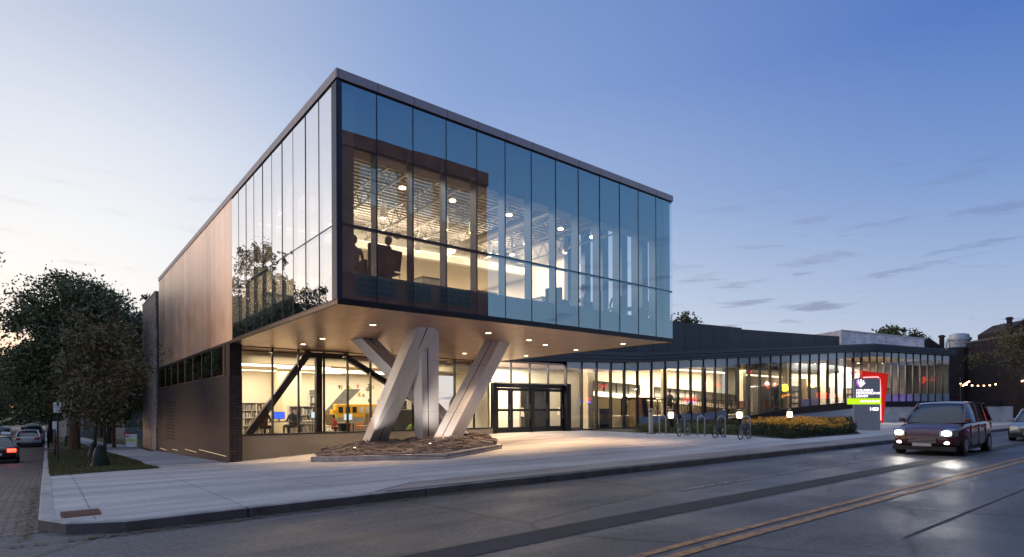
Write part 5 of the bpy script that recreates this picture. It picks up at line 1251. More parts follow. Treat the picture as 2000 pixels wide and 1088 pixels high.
# patio string lights
def sl(a, b, sag, n, label):
    t = thing('string_lights', label, 'string lights', a)
    A_, B_ = Vector((0, 0, 0)), Vector(b) - Vector(a); pts = []
    for i in range(n * 2 + 1):
        k = i / (n * 2); p = A_.lerp(B_, k); p.z -= sag * 4 * k * (1 - k); pts.append(p)
    mb = MB(); mb.tube(pts, .012, 5); mb.build('cable', 'black_plastic', t)
    for i in range(n):
        p = pts[i * 2 + 1]; mb = MB(); mb.sphere((p.x, p.y, p.z - .07), .075, 8, 6); mb.build('bulb', 'bulb', t)
sl((65.4, 2.4, 3.95), (68.6, -.2, 3.85), .25, 7, 'string of warm bulbs stretched along the patio wall')
sl((65.0, 1.9, 3.6), (66.2, 1.6, 4.1), -.05, 6, 'clustered warm bulbs at the left end of the patio')
sl((68.0, -2.0, 4.0), (69.5, -2.9, 4.55), .05, 6, 'clustered warm bulbs at the right patio post')
for x, y, l in ((65.1, 2.1, 'thin patio post at the left cluster of bulbs'), (69.3, -2.9, 'thin patio post at the right cluster of bulbs')):
    t = thing('patio_post', l, 'post', (x, y, 0)); mb = MB(); mb.tube([(0, 0, 0), (0, 0, 4.4)], .04, 8); mb.build('post', 'steel', t)
    mb = MB(); mb.lathe([(.25, 0), (.25, .05), (.05, .1)], n=12); mb.build('base', 'frame', t)

# ------------------------------------------------------------------ across the main street (mirrored in the glass)
ob = thing('corner_block', 'red brick block across the street mirrored in the big glass front', 'building', (4, -26, 0))
X0, X1, Y0, ZH = -9.0, 18.9, -19.5, 18.6
mb = MB(); mb.box(X0, X1, Y0 - 14, Y0, 0, ZH - .9); mb.box(X0 - .1, X1 + .1, Y0 - 14, Y0 + .1, ZH - .9, ZH); mb.build('wall', 'red_brick', ob, world=True)
for (x0, x1) in ((9.4, 12.0), (12.6, 14.4), (14.9, 17.4), (4, 7), (-2, 1), (-7, -4)):
    for z0, z1 in ((14.3, 16.9), (8.6, 9.9)):
        mb = MB(); mb.box(x0, x1, Y0, Y0 + .06, z0, z1); f = mb.build('window', 'stone', ob, world=True)
        g = MB(); nn = 4
        for k in range(nn):
            for j in range(3): 
                a = x0 + .1 + (x1 - x0 - .2) * k / nn; b = a + (x1 - x0 - .2) / nn - .08; c = z0 + .1 + (z1 - z0 - .2) * j / 3; g.box(a, b, Y0 + .06, Y0 + .08, c, c + (z1 - z0 - .2) / 3 - .08)
        g.build('pane', 'glass_strip' if z0 > 10 else 'knee_panel', f, world=True)
def shop(name, label, x0, x1, h, wall, signs):
    t = thing(name, label, 'building', ((x0 + x1) / 2, -26, 0)); mb = MB(); mb.box(x0, x1, -33, -19.6, 0, h); mb.build('wall', wall, t, world=True)
    mb = MB(); mb.box(x0 - .1, x1 + .1, -33, -19.45, h, h + .35); mb.build('cornice', 'stone', t, world=True)
    n = int((x1 - x0) / 3.5)
    for k in range(n):
        a = x0 + .5 + (x1 - x0 - 1) * k / n; b = a + (x1 - x0 - 1) / n - .5; mb = MB(); mb.box(a, b, -19.6, -19.54, .5, 2.9); f = mb.build('shop_window', 'frame', t, world=True); g = MB(); g.box(a + .1, b - .1, -19.54, -19.52, .6, 2.8); g.build('pane', 'glass_shop', f, world=True)
    for (kind, x, z, s, m) in signs:
        g = MB()
        if kind == 'cross': g.tube([(x, -19.5, z), (x, -19.42, z)], s, 20); g2 = MB(); g2.box(x - s * .6, x + s * .6, -19.42, -19.38, z - s * .2, z + s * .2); g2.box(x - s * .2, x + s * .2, -19.42, -19.379, z - s * .6, z + s * .6); o = g.build('neon_sign', m, t, world=True); g2.build('cross', 'neon_white', o, world=True)
        elif kind == 'disc': g.tube([(x, -19.5, z), (x, -19.42, z)], s, 20); g.build('neon_sign', m, t, world=True)
        elif kind == 'bar': g.box(x - s, x + s, -19.5, -19.42, z - s * .16, z + s * .16); g.build('neon_sign', m, t, world=True)
        elif kind == 'script':
            for q_ in range(9): g.ring((x - s + q_ * s / 4.5, -19.42, z + .3 * s * math.sin(q_ * 2.1)), s * .16, s * .05, 'y', 12, 5)
            g.build('neon_sign', m, t, world=True)
    return t
shop('shop', 'low shop with blank front on the opposite pavement', 24, 48, 6, 'old_brick', [])
shop('shop', 'shop with red neon script sign mirrored in the wing', 49, 64, 6.5, 'red_brick', [('script', 58.8, 4.9, 1.2, 'neon_red'), ('bar', 54.9, 2.3, 1.1, 'neon_blue'), ('bar', 54.9, 2.75, 1.1, 'neon_red')])
shop('shop', 'yellow lit shop with two round red cross signs', 64.5, 90, 7, 'old_brick', [('bar', 66, 4.6, 1., 'neon_white'), ('cross', 68.2, 5.0, .55, 'neon_red'), ('cross', 69.6, 5.0, .6, 'neon_red'), ('disc', 71.5, 4.4, .6, 'neon_yellow'), ('bar', 71.8, 3.3, .9, 'neon_orange'), ('disc', 76.9, 5.0, .45, 'neon_yellow'), ('bar', 80.1, 3.3, 2.6, 'neon_red')])
t = thing('street_lamp', 'street lamp across the main street mirrored in the blue glass', 'street lamp', (13.5, -17.2, 0))
mb = MB(); mb.tube([(0, 0, 0), (0, 0, 7)], [.12, .07], 10); mb.tube([(0, 0, 7), (.8, 0, 7.2), (2.2, 0, 7.2)], .05, 8); mb.build('pole', 'frame', t)
mb = MB(); mb.box(1.9, 2.7, -.15, .15, 7.1, 7.28); mb.build('lamp_head', 'bulkhead', t, bevel=.04)
# ================================================================== THINGS INSIDE
def make_person(name, label, loc, rz, pose='sit', top='cloth_dark', bottom='cloth_dark', hairm='hair', sc=1., group=None, lean=0., arms=0.):
    """local +y = facing; body is one skinned surface"""
    t = thing(name, label, 'person', loc, rz, group); t.scale = (sc,) * 3
    V = []; E_ = []; Rr = []
    def v(p, r, par=None):
        V.append(p); Rr.append(r)
        if par is not None: E_.append((par, len(V) - 1))
        return len(V) - 1
    z0 = .52 if pose == 'sit' else .92
    L = lean
    pel = v((0, 0, z0), .15); wa = v((0, L * .3, z0 + .22), .135, pel); ch = v((0, L * .7, z0 + .42), .16, wa); nk = v((0, L, z0 + .60), .06, ch); hd = v((0, L + .02, z0 + .68), .058, nk)
    J = {}
    for s in (-1, 1):
        sh_ = v((s * .19, L * .85, z0 + .50), .062, ch); el = v((s * .25, L + .10 + arms * .1, z0 + .24), .045, sh_); wr = v((s * .13, L + .34, z0 + .22 + arms), .03, el); pm = v((s * .11, L + .41, z0 + .22 + arms), .032, wr)
        for k in range(5):
            a = -.04 + k * .02; ln = (.055, .075, .08, .075, .06)[k]
            v((s * .11 + a, L + .43 + ln, z0 + .205 + arms), .009, pm)
        hp_ = v((s * .1, .02, z0 - .04), .1, pel)
        if pose == 'sit': kn = v((s * .13, .44, z0 + .0), .07, hp_); an = v((s * .13, .44, .08), .045, kn); v((s * .13, .60, .04), .04, an)
        else: kn = v((s * .11, .06, .5), .066, hp_); an = v((s * .12, 0, .08), .045, kn); v((s * .12, .16, .04), .04, an)
    me = bpy.data.meshes.new('body'); me.from_pydata(V, E_, []); me.materials.append(M[top]); me.materials.append(M[bottom])
    o = bpy.data.objects.new('body', me); COL.objects.link(o); o.parent = t
    sk = o.modifiers.new('skin', 'SKIN'); sk.use_smooth_shade = True
    for i, r in enumerate(Rr): me.skin_vertices[0].data[i].radius = (r, r)
    me.skin_vertices[0].data[0].use_root = True
    ss = o.modifiers.new('sub', 'SUBSURF'); ss.levels = 1; ss.render_levels = 1
    c = (0, L + .04, z0 + .80)
    mb = MB(); mb.sphere(c, .105, 14, 10, (.84, 1.0, 1.16)); mb.sphere((0, c[1] + .105, c[2] - .01), .02, 6, 5, (.8, 1, 1.4))
    for s in (-1, 1): mb.sphere((s * .09, c[1] - .005, c[2]), .022, 6, 5, (.5, 1, 1.4)); mb.sphere((s * .035, c[1] + .095, c[2] + .02), .012, 6, 5)
    mb.sphere((0, c[1] + .094, c[2] - .06), .022, 6, 4, (1.3, .5, .4)); mb.build('head', 'skin', t, smooth=True)
    mb = MB(); mb.sphere((0, c[1] - .018, c[2] + .026), .113, 14, 10, (.88, 1.0, 1.1)); mb.build('hair', hairm, t, smooth=True)
    return t
def make_chair(label, loc, rz, mat='black_plastic', high=False, group=None, name='chair'):
    t = thing(name, label, 'chair', loc, rz, group); H = .45
    mb = MB(); mb.box(-.23, .23, -.22, .24, H - .05, H); mb.build('seat', mat, t, bevel=.02)
    mb = MB(); mb.loft([(-.22, -.22, H + .05), (.22, -.22, H + .05), (.22, -.18, H + .05), (-.22, -.18, H + .05)], [(-.22, -.32, H + .62), (.22, -.32, H + .62), (.22, -.28, H + .62), (-.22, -.28, H + .62)]); mb.build('backrest', mat, t, bevel=.015)
    for x, y in ((-.2, -.2), (.2, -.2), (-.2, .2), (.2, .2)):
        mb = MB(); mb.tube([(x, y, H - .05), (x * 1.12, y * 1.12, 0)], .014, 6); mb.build('leg', 'steel', t)
    return t
def make_table(label, loc, rz, w=1.2, d=.7, h=.74, mat='pale_wood', leg='steel', name='table', cat='table'):
    t = thing(name, label, cat, loc, rz)
    mb = MB(); mb.box(-w / 2, w / 2, -d / 2, d / 2, h - .035, h); mb.build('tabletop', mat, t, bevel=.006)
    for x in (-1, 1):
        for y in (-1, 1): mb = MB(); mb.box(x * (w / 2 - .06) - .02, x * (w / 2 - .06) + .02, y * (d / 2 - .06) - .02, y * (d / 2 - .06) + .02, 0, h - .035); mb.build('leg', leg, t)
    return t
def make_monitor(label, loc, rz, scr='screen_blue', case='black_plastic'):
    t = thing('computer_monitor', label, 'monitor', loc, rz)
    mb = MB(); mb.box(-.27, .27, -.02, .03, .12, .46); mb.build('case', case, t, bevel=.008)
    mb = MB(); mb.box(-.25, .25, -.025, -.021, .14, .44); mb.build('screen', scr, t)
    mb = MB(); mb.box(-.03, .03, 0, .03, .01, .14); mb.box(-.12, .12, -.06, .1, 0, .012); mb.build('stand', 'black_plastic', t)
    return t
def make_shelf(label, loc, rz, w=1.2, h=1.3, mat='white_plastic', n=3, seed=0, name='bookshelf', cat='bookshelf', filled=.8):
    rg = random.Random(seed); t = thing(name, label, cat, loc, rz); d = .3
    mb = MB(); mb.box(-w / 2, -w / 2 + .03, -d / 2, d / 2, 0, h); mb.box(w / 2 - .03, w / 2, -d / 2, d / 2, 0, h); mb.box(-w / 2 + .03, w / 2 - .03, d / 2 - .02, d / 2, 0, h); mb.build('carcass', mat, t)
    for k in range(n + 1):
        mb = MB(); z = .04 + (h - .07) * k / n; mb.box(-w / 2 + .031, w / 2 - .031, -d / 2, d / 2 - .021, z, z + .025); mb.build('shelf', mat, t)
    for k in range(n):
        mb = MB(); x = -w / 2 + .05; z = .066 + (h - .07) * k / n; mh = (h - .07) / n - .06
        while x < w / 2 - .09:
            bw_ = rg.uniform(.018, .05)
            if rg.random() < filled: mb.cur = rg.randrange(6); mb.box(x, x + bw_ - .003, -d / 2 + .02, d / 2 - .06, z, z + mh * rg.uniform(.65, .98))
            x += bw_
        if mb.v: tag(mb.build('books', ['cloth_white', 'cloth_grey', 'cloth_white', 'book_tan', 'book_blue', 'book_red'], t), kind='stuff')
    return t
# upstairs
U = 4.95
make_person('person', 'bald man seated with his back to the glass upstairs', (1.95, .95, U + .02), R(10), 'sit', 'cloth_grey', 'cloth_dark', 'skin', 1.06)
make_chair('black office chair under the seated man upstairs', (1.95, .9, U), R(10), 'cloth_dark')
make_person('person', 'person in grey seated at the glass corner upstairs', (.95, 1.15, U), R(-25), 'sit', 'cloth_grey', 'cloth_dark')
ac = thing('armchair', 'dark high backed armchair between the two readers upstairs', 'armchair', (1.42, .85, U)); mb = MB(); mb.box(-.34, .34, -.3, .35, .12, .45); mb.build('seat', 'cloth_dark', ac, bevel=.05)
mb = MB(); mb.box(-.34, .34, -.42, -.28, .2, 1.12); mb.build('backrest', 'cloth_dark', ac, bevel=.05)
for s in (-1, 1): mb = MB(); mb.box(s * .38 - .06, s * .38 + .06, -.3, .33, .1, .66); mb.build('armrest', 'cloth_dark', ac, bevel=.03)
make_person('person', 'reader seated side on in the middle of the upper room', (10.9, 1.7, U), R(60), 'sit', 'cloth_grey', 'cloth_dark', arms=.12)
ac2 = copy_tree(ac); ac2.location = (11.0, 1.45, U); ac2.rotation_euler = (0, 0, R(55)); ac2['label'] = 'dark armchair holding the reader in the middle of the upper room'
ac3 = copy_tree(ac); ac3.location = (9.6, 1.9, U); ac3.rotation_euler = (0, 0, R(-60)); ac3['label'] = 'empty dark armchair left of the middle reader'
make_person('person', 'person bent over a table near the right end upstairs', (12.5, 1.3, U), R(-30), 'sit', 'cloth_dark', 'cloth_dark', lean=.12)
make_chair('dark chair under the person bent over a table', (12.5, 1.2, U), R(-30), 'cloth_dark')
make_table('dark table with slim legs at the right end upstairs', (13.35, 1.6, U), R(-20), 1.3, .8, .74, 'grey_panel', 'black_plastic')
make_chair('dark high chair against the right end windows upstairs', (13.9, 1.0, U), R(80), 'cloth_dark')
def cabinet(label, loc, w, d, h, mat, rz=0., name='cabinet'):
    t = thing(name, label, 'cabinet', loc, rz); mb = MB(); mb.box(-w / 2, w / 2, -d / 2, d / 2, .08, h); mb.build('body', mat, t, bevel=.01)
    mb = MB(); mb.box(-w / 2 - .02, w / 2 + .02, -d / 2 - .02, d / 2 + .02, h, h + .03); mb.build('top', 'grey_panel', t); mb = MB(); mb.box(-w / 2 + .03, w / 2 - .03, -d / 2 + .03, d / 2 - .03, 0, .08); mb.build('plinth', 'frame', t)
    for k in range(3):
        mb = MB(); a = -w / 2 + .04 + (w - .08) * k / 3; mb.box(a, a + (w - .08) / 3 - .02, -d / 2 - .015, -d / 2, .14, h - .05); mb.build('door', mat, t)
    return t
cabinet('leftmost grey cabinet in the upper room, left of the doorway', (5.4, 4.4, U), 1.0, .6, 1.35, 'bulkhead')
cabinet('grey cabinet beside the open doorway upstairs', (8.2, 5.0, U), 1.3, .6, 1.3, 'bulkhead')
cabinet('long grey service counter in the right part of the upper room', (11.6, 4.2, U), 2.0, .7, 1.25, 'bulkhead')
make_shelf('tall white bookshelf against the rear partition upstairs', (3.2, 13.9, U), 0, 2.4, 2.0, 'cloth_white', 4, 3)
make_shelf('second rear bookshelf upstairs right of the doorway', (10.5, 13.9, U), 0, 2.4, 2.0, 'cloth_white', 4, 4)
def pendant(loc, label, L=1.2):
    t = thing('pendant_lamp', label, 'pendant lamp', loc, 0, 'pendant lamps in the upper room'); mb = MB(); mb.tube([(0, 0, .45), (0, 0, 9.9 - loc[2])], .008, 5); mb.build('cord', 'black_plastic', t)
    mb = MB(); mb.tube([(0, 0, 0), (0, 0, .45)], .11, 14); mb.build('lamp_shade', 'joist_white', t)
    mb = MB(); mb.tube([(0, 0, -.02), (0, 0, -.004)], .09, 14); mb.build('lens', 'lamp_warm', t); return t
for (x, y, z), l in zip(((2.78, 3.0, 7.75), (5.23, 5.0, 7.5), (5.85, 4.0, 8.2), (7.4, 4.5, 8.5), (9.8, 6.5, 8.5), (10.65, 5.0, 8.75), (13.1, 5.0, 8.75), (12.0, 6.5, 8.5)),
    ('leftmost pendant lamp, hanging above the bald man', 'pendant lamp hanging lowest, right of the leftmost one', 'pendant lamp above the lowest hanging one', 'pendant lamp near the centre of the front glass', 'pendant lamp behind the air duct', 'pendant lamp just right of the air duct', 'rightmost pendant lamp before the end windows', 'pendant lamp deep in the room at the right')):
    pendant((x, y, z), l)
def spot(loc, label):
    t = thing('ceiling_spotlight', label, 'spotlight', loc, 0, 'bright spotlights under the roof deck'); mb = MB(); mb.tube([(0, 0, .02), (0, 0, 9.9 - loc[2])], .05, 8); mb.build('housing', 'joist_white', t)
    mb = MB(); mb.tube([(0, 0, -.02), (0, 0, .02)], .12, 14); mb.build('lens', 'disc_warm', t)
for (x, y), l in zip(((3.61, 3.2), (5.62, 3.15), (8.2, 3.09), (10.99, 3.09), (12.89, 3.06), (11.96, 7.55)), ('first spotlight from the glass corner', 'second spotlight from the corner, behind the third bay', 'third spotlight, left of the air duct', 'spotlight right of the air duct in the front row', 'last front row spotlight before the end windows', 'spotlight deep in the room near the cove')): spot((x, y, 9.0), l)
mb = MB(); mb.sphere((0, 0, 0), .16, 14, 10); gl = thing('globe_lamp', 'pale globe hanging right of the first pendant lamp', 'lamp', (3.3, 3.0, 7.3)); mb.build('globe', 'joist_white', gl, smooth=True); mb = MB(); mb.tube([(0, 0, .15), (0, 0, 2.6)], .008, 5); mb.build('cord', 'black_plastic', gl)
# children's room on the ground floor
F = .12
bus = thing('bus_bookcase', 'bright yellow bookcase shaped like a bus with square windows', 'bookcase', (7.75, 16.2, F))
mb = MB(); mb.box(-1.35, 1.25, -.2, .25, .85, 1.6); mb.box(-1.55, -1.35, -.2, .25, .85, 1.3); mb.build('body', 'yellow', bus, bevel=.03)
for k in range(6):
    mb = MB(); a = -1.2 + k * .4; mb.box(a, a + .24, -.22, -.2, 1.12, 1.45); mb.build('window', 'frame' if k < 3 else 'cloth_white', bus)
mb = MB(); mb.box(-1.35, 1.25, -.2, .25, 0, .85); mb.build('base', 'bulkhead', bus)
for k in range(3): mb = MB(); mb.box(-1.0 + k * .75, -.5 + k * .75, -.23, -.2, .2, .55); mb.build('bin', 'orange', bus)
make_shelf('low white shelf of picture books under the window', (8.9, 14.6, F), 0, 1.7, .85, 'cloth_white', 2, 7, name='book_shelf')
make_shelf('white display shelf left of the dark pillar', (4.9, 17.0, F), 0, 1.5, 1.5, 'cloth_white', 3, 8, filled=.6)
make_shelf('tall white shelf against the rear wall at left', (2.8, 18.6, F), 0, 1.4, 1.7, 'cloth_white', 4, 9, filled=.6)
make_shelf('narrow magazine rack beside the dark pillar', (5.75, 17.4, F), 0, .7, 2.1, 'cloth_white', 5, 10, filled=.6)
make_table('small wooden reading table by the window at far left', (2.6, 13.9, F), 0, 1.6, .8, .74, 'walnut', 'walnut', 'desk', 'desk')
make_monitor('blue lit computer monitor on the walnut desk', (2.75, 13.9, F + .74), R(5), 'screen_blue')
make_person('person', 'adult in black seated at the desk by the left brace', (1.95, 13.5, F), R(-35), 'sit', 'cloth_dark', 'cloth_dark', lean=.08)
make_chair('wooden chair under the adult by the left brace', (1.95, 13.45, F), R(-35), 'walnut')
make_person('person', 'person with dark hair behind the computer desk', (3.6, 14.6, F), R(120), 'sit', 'cloth_dark', 'cloth_dark')
make_chair('dark chair of the person behind the computer desk', (3.6, 14.6, F), R(120))
make_table('white computer table by the dark steel post', (4.9, 14.8, F), 0, 1.2, .7, .74, 'white_plastic')
make_monitor('dark edged monitor beside the steel post', (4.8, 14.8, F + .74), R(20), 'screen_white')
make_person('person', 'small child in a bright red shirt at the play computer', (5.45, 14.0, F), R(-60), 'sit', 'cloth_red', 'cloth_grey', sc=.72)
make_chair('small chair under the child in red', (5.4, 14.0, F), R(-60), 'pale_wood')
t = make_table('black children computer table with tapered base', (6.15, 14.3, F), 0, .9, .6, .62, 'pale_wood', 'black_plastic')
mb = MB(); mb.loft([(-.12, -.12, .02), (.12, -.12, .02), (.12, .12, .02), (-.12, .12, .02)], [(-.28, -.2, .58), (.28, -.2, .58), (.28, .2, .58), (-.28, .2, .58)]); mb.build('base', 'black_plastic', t)
make_monitor('lime framed children computer screen', (6.35, 14.3, F + .62), R(15), 'screen_white', 'lime')
make_monitor('lime framed screen turned toward the child', (5.8, 14.45, F + .62), R(70), 'screen_white', 'lime')
make_chair('empty silver legged chair right of the play computers', (7.1, 14.2, F), R(40), 'pale_wood')
t = thing('grey_screen_wall', 'low grey partition beside the leaning column', 'partition', (8.85, 12.9, F)); mb = MB(); mb.box(-.85, .8, -.04, .04, 0, 1.28); mb.build('panel', 'bulkhead', t, bevel=.01)
mb = MB(); mb.box(-.3, .15, -.06, -.02, 1.3, 1.75); f = mb.build('frame', 'frame', t); mb = MB(); mb.box(-.25, .1, -.065, -.06, 1.35, 1.7); mb.build('notice', 'cloth_white', f)
t = thing('bean_bag', 'lime green bean bag on the window ledge', 'bean bag', (9.15, 12.55, F + .05)); mb = MB(); mb.sphere((0, 0, .25), .27, 16, 10, (1, .6, .9)); mb.sphere((-.22, 0, .15), .15, 12, 8, (1, .7, .9)); mb.build('cushion', 'lime', t, smooth=True)
rg = random.Random(3); t = thing('wall_decals', 'scattered coloured letter decals on the white rear wall', 'decals', (9.5, 19.97, 2.0))
for k in range(22):
    mb = MB(); x = rg.uniform(-1.4, 1.6); z = rg.choice([.75, .8, .85, 0, -.4, .3]) + rg.uniform(-.05, .05); s = .09; m = rg.choice(['red', 'orange', 'bike_blue', 'lime', 'cloth_dark'])
    if k % 3 == 0: mb.ring((x, 0, z), s, .03, 'y', 12, 4)
    elif k % 3 == 1: mb.box(x - .03, x + .03, -.01, .01, z - s, z + s); mb.box(x - s, x + s, -.012, .01, z + s, z + s + .05)
    else: mb.beam((x - s, 0, z - s), (x, 0, z + s), .05, .02); mb.beam((x + s, 0, z - s), (x, 0, z + s), .05, .018)
    mb.build('decal', m, t)
# foyer and wing
make_person('person', 'man standing behind the wood fronted counter in the wing', (28.1, 14.0, .86), R(-80), 'stand', 'cloth_dark', 'cloth_dark', arms=.05)
t = thing('service_counter', 'tapered counter with pale wood front and black end', 'counter', (28.4, 12.9, .05)); mb = MB(); mb.loft([(-.75, -.3, 0), (.25, -.3, 0), (.25, .35, 0), (-.75, .35, 0)], [(-.65, -.3, 2.05), (-.05, -.3, 2.05), (-.05, .35, 2.05), (-.65, .35, 2.05)]); mb.build('front', 'pale_wood', t)
mb = MB(); mb.loft([(.251, -.3, 0), (.9, -.3, 0), (.9, .35, 0), (.251, .35, 0)], [(-.049, -.3, 2.05), (.5, -.3, 2.05), (.5, .35, 2.05), (-.049, .35, 2.05)]); mb.build('end', 'frame', t); mb = MB(); mb.box(-.75, 1.6, -.35, .4, 2.05, 2.2); mb.build('top', 'frame', t)
make_person('person', 'woman with pinned up hair seated on a stool reading in the wing', (30.9, 12.0, 1.2), R(-80), 'sit', 'cloth_grey', 'cloth_dark', arms=.1, sc=1.15)
t = thing('bar_stool', 'tall stool under the seated woman in the wing', 'stool', (30.9, 12.0, .2)); mb = MB(); mb.tube([(0, 0, 1.4), (0, 0, 1.5)], .2, 14); mb.build('seat', 'black_plastic', t); mb = MB(); mb.tube([(0, 0, .02), (0, 0, 1.4)], .03, 8); mb.build('post', 'steel', t); mb = MB(); mb.lathe([(.24, 0), (.22, .03), (.04, .05)], n=14); mb.build('base', 'steel', t)
make_table('long high reading bar in front of the seated woman', (32.4, 11.95, .25), R(-10), 1.8, .5, 1.95, 'grey_panel', 'black_plastic')
t = thing('door_dimming_panel', 'grey panel added to darken the right pair of entrance doors', 'display wall', (18.6, 13.4, 0)); mb = MB(); mb.box(-1.3, 1.2, -.06, .06, .05, 2.9); mb.build('panel', 'bulkhead', t)  # panel added so the right pair of doors looks darker
mb = MB(); mb.box(-.8, .7, -.08, -.06, 1.2, 2.2); mb.build('poster', 'display_screen', t); mb = MB(); mb.box(-1.3, 1.2, -.15, .15, 0, .05); mb.build('base', 'frame', t)
t = thing('kiosk', 'low grey kiosk cabinet behind the foyer glass', 'kiosk', (24.9, 13.4, 0)); mb = MB(); mb.box(-.6, .6, -.3, .3, .3, 1.35); mb.build('body', 'perforated', t); mb = MB(); mb.box(-.65, .65, -.33, .33, 1.35, 1.42); mb.build('top', 'grey_panel', t); mb = MB(); mb.box(-.5, .5, -.25, .25, 0, .3); mb.build('plinth', 'frame', t)
def lounge(label, loc, rz, mat='red'):
    t = thing('lounge_chair', label, 'lounge chair', loc, rz); mb = MB(); mb.loft([(-.4, -.35, .38), (.4, -.35, .38), (.4, .4, .42), (-.4, .4, .42)], [(-.4, -.35, .5), (.4, -.35, .5), (.4, .4, .56), (-.4, .4, .56)]); mb.build('seat', mat, t, bevel=.05)
    mb = MB(); mb.loft([(-.4, -.4, .45), (.4, -.4, .45), (.4, -.28, .45), (-.4, -.28, .45)], [(-.36, -.75, 1.15), (.36, -.75, 1.15), (.36, -.63, 1.15), (-.36, -.63, 1.15)]); mb.build('backrest', mat, t, bevel=.04)
    mb = MB(); mb.lathe([(.3, 0), (.28, .03), (.04, .05), (.04, .38)], n=14); mb.build('base', 'steel', t); return t
lounge('rust red lounge chair facing left behind the third bike', (40.5, 11.9, .9), R(100), 'rust'); lounge('rust red lounge chair right of the railing end in the wing', (44.4, 11.0, 1.0), R(-80), 'rust')
lounge('dark red lounge chair behind the far corner glass', (59.2, 7.2, 1.65), R(60)); lounge('dark red lounge chair at the end of the corner glass', (61.2, 5.6, 1.65), R(30))
make_table('yellow topped table behind the sign in the wing', (58.1, 7.8, 1.6), R(20), 1.6, 1.0, 1.1, 'yellow', 'yellow')
make_table('white reading table low behind the wing glass', (52.8, 9.6, 1.6), R(-10), 2.0, 1.0, .8, 'white_plastic')
make_chair('white chair at the reading table in the wing', (53.8, 9.3, 1.6), R(80), 'white_plastic')
make_shelf('dark shelf of books in the middle of the wing', (50.5, 12.0, 1.3), R(-10), 5.0, 1.8, 'grey_panel', 3, 15)
make_shelf('dark shelf of books at the right end of the wing', (62, 9.5, 1.6), R(-35), 5.0, 1.9, 'grey_panel', 3, 16)
t = thing('return_kiosk', 'dark kiosk with a white framed slot in the wing', 'kiosk', (47.0, 12.6, .9)); mb = MB(); mb.box(-2.2, 2.2, -.3, .3, 0, 2.5); mb.build('body', 'grey_panel', t); mb = MB(); mb.box(-.4, .5, -.34, -.3, .3, 1.6); f = mb.build('frame', 'cloth_white', t); mb = MB(); mb.box(-.2, .3, -.36, -.34, .5, 1.3); mb.build('slot', 'frame', f)
t = thing('wood_column_panel', 'slanted pale wood panel beside the dark kiosk', 'panel', (50.3, 10.6, 1.2)); mb = MB(); mb.loft([(-.5, 0, 0), (.5, 0, 0), (.5, .2, 0), (-.5, .2, 0)], [(-.9, 0, 3), (.3, 0, 3), (.3, .2, 3), (-.9, .2, 3)]); mb.build('panel', 'pale_wood', t)
for (x, y, z, rz, l) in ((58.6, 9.5, 4.9, R(-35), 'red exit sign hanging behind the far corner glass'), (45.6, 13.6, 4.7, R(-10), 'red exit sign hanging above the dark kiosk')):
    t = thing('exit_sign', l, 'exit sign', (x, y, z), rz); mb = MB(); mb.box(-.3, .3, -.03, .03, 0, .3); mb.build('housing', 'cloth_white', t); text('EXIT', 'exit_red', .26, (0, -.035, .06), t, align='CENTER', bold=.012); mb = MB(); mb.tube([(0, 0, .3), (0, 0, .9)], .012, 5); mb.build('rod', 'frame', t)

# ================================================================== LIGHTS
def area(name, loc, sx, sy, e, col=(1, .85, .64), rot=(0, 0, 0), spread=None):  # warm white
    l = bpy.data.lights.new(name, 'AREA'); l.shape = 'RECTANGLE'; l.size = sx; l.size_y = sy; l.energy = e; l.color = col
    if spread: l.spread = spread
    o = bpy.data.objects.new(name, l); COL.objects.link(o); o.location = loc; o.rotation_euler = rot; return o
def spotl(name, loc, e, ang=120, col=(1, .74, .42), rot=(0, 0, 0), blend=.8, r=.06):
    l = bpy.data.lights.new(name, 'SPOT'); l.energy = e; l.spot_size = R(ang); l.spot_blend = blend; l.color = col; l.shadow_soft_size = r
    o = bpy.data.objects.new(name, l); COL.objects.link(o); o.location = loc; o.rotation_euler = rot; return o
for x, y in DL: spotl('downlight_glow', (x, y, ZB - .03), 800, 98, (1, .64, .35))
area('upper_room_lamps', (6.5, 5, 8.9), 11, 7, 1150); area('upper_back_lamps', (7, 12, 8.25), 12, 4, 1600)
area('deck_uplight', (7, 8.6, 8.8), 12, .6, 650, (1, .9, .76), rot=(PI, 0, 0)); area('deck_uplight', (6.5, 5, 7.6), 10, 6, 90, rot=(PI, 0, 0))
area('room_strips', (6.5, 17, 3.55), 11, 4, 800); area('room_front_lamp', (7, 13.3, 4.0), 11, 1, 200)
area('foyer_lamps', (20, 14, 4.2), 10, 2.4, 1500); area('wing_lamps', (37, 16.6, 4.9), 20, 1.6, 1900); area('wing_front_lamps', (36, 13.3, 4.9), 16, 1.6, 500)
area('wing_right_lamps', (56, 11.5, 5.8), 10, 5, 4200)
area('ramp_wall_lamp', (34, 16.8, 2.6), 16, .2, 150, rot=(PI / 2, 0, 0))
for y in (-7.8, -9.1):
    spotl('headlight_beam', (16.1, y, .66), 70, 90, (1, .93, .82), (R(90), 0, R(97)), 1., .08)
for x, y, tx, ty, l_ in ((4.75, 3.35, 6.9, 4.4, 'small spotlight in the stones aimed at the right hand column'), (2.9, 5.6, 4.1, 5.0, 'small spotlight in the stones at the left end of the bed')):
    dv_ = Vector((tx - x, ty - y, 2.0)); o_ = spotl('bed_uplight', (x, y, mz(x, y) + .2), 120, 90, (1, .88, .74), dv_.to_track_quat('-Z', 'Y').to_euler())
    t = thing('ground_spotlight', l_, 'spotlight', (x, y, mz(x, y)), 0, 'uplights in the stone bed')
    mb = MB(); mb.lathe([(.07, -.1), (.07, .1), (.05, .1)], n=12); mb.build('housing', 'frame', t); mb = MB(); mb.lathe([(.045, .1), (.045, .106)], n=12); mb.build('lens', 'disc_warm', t)
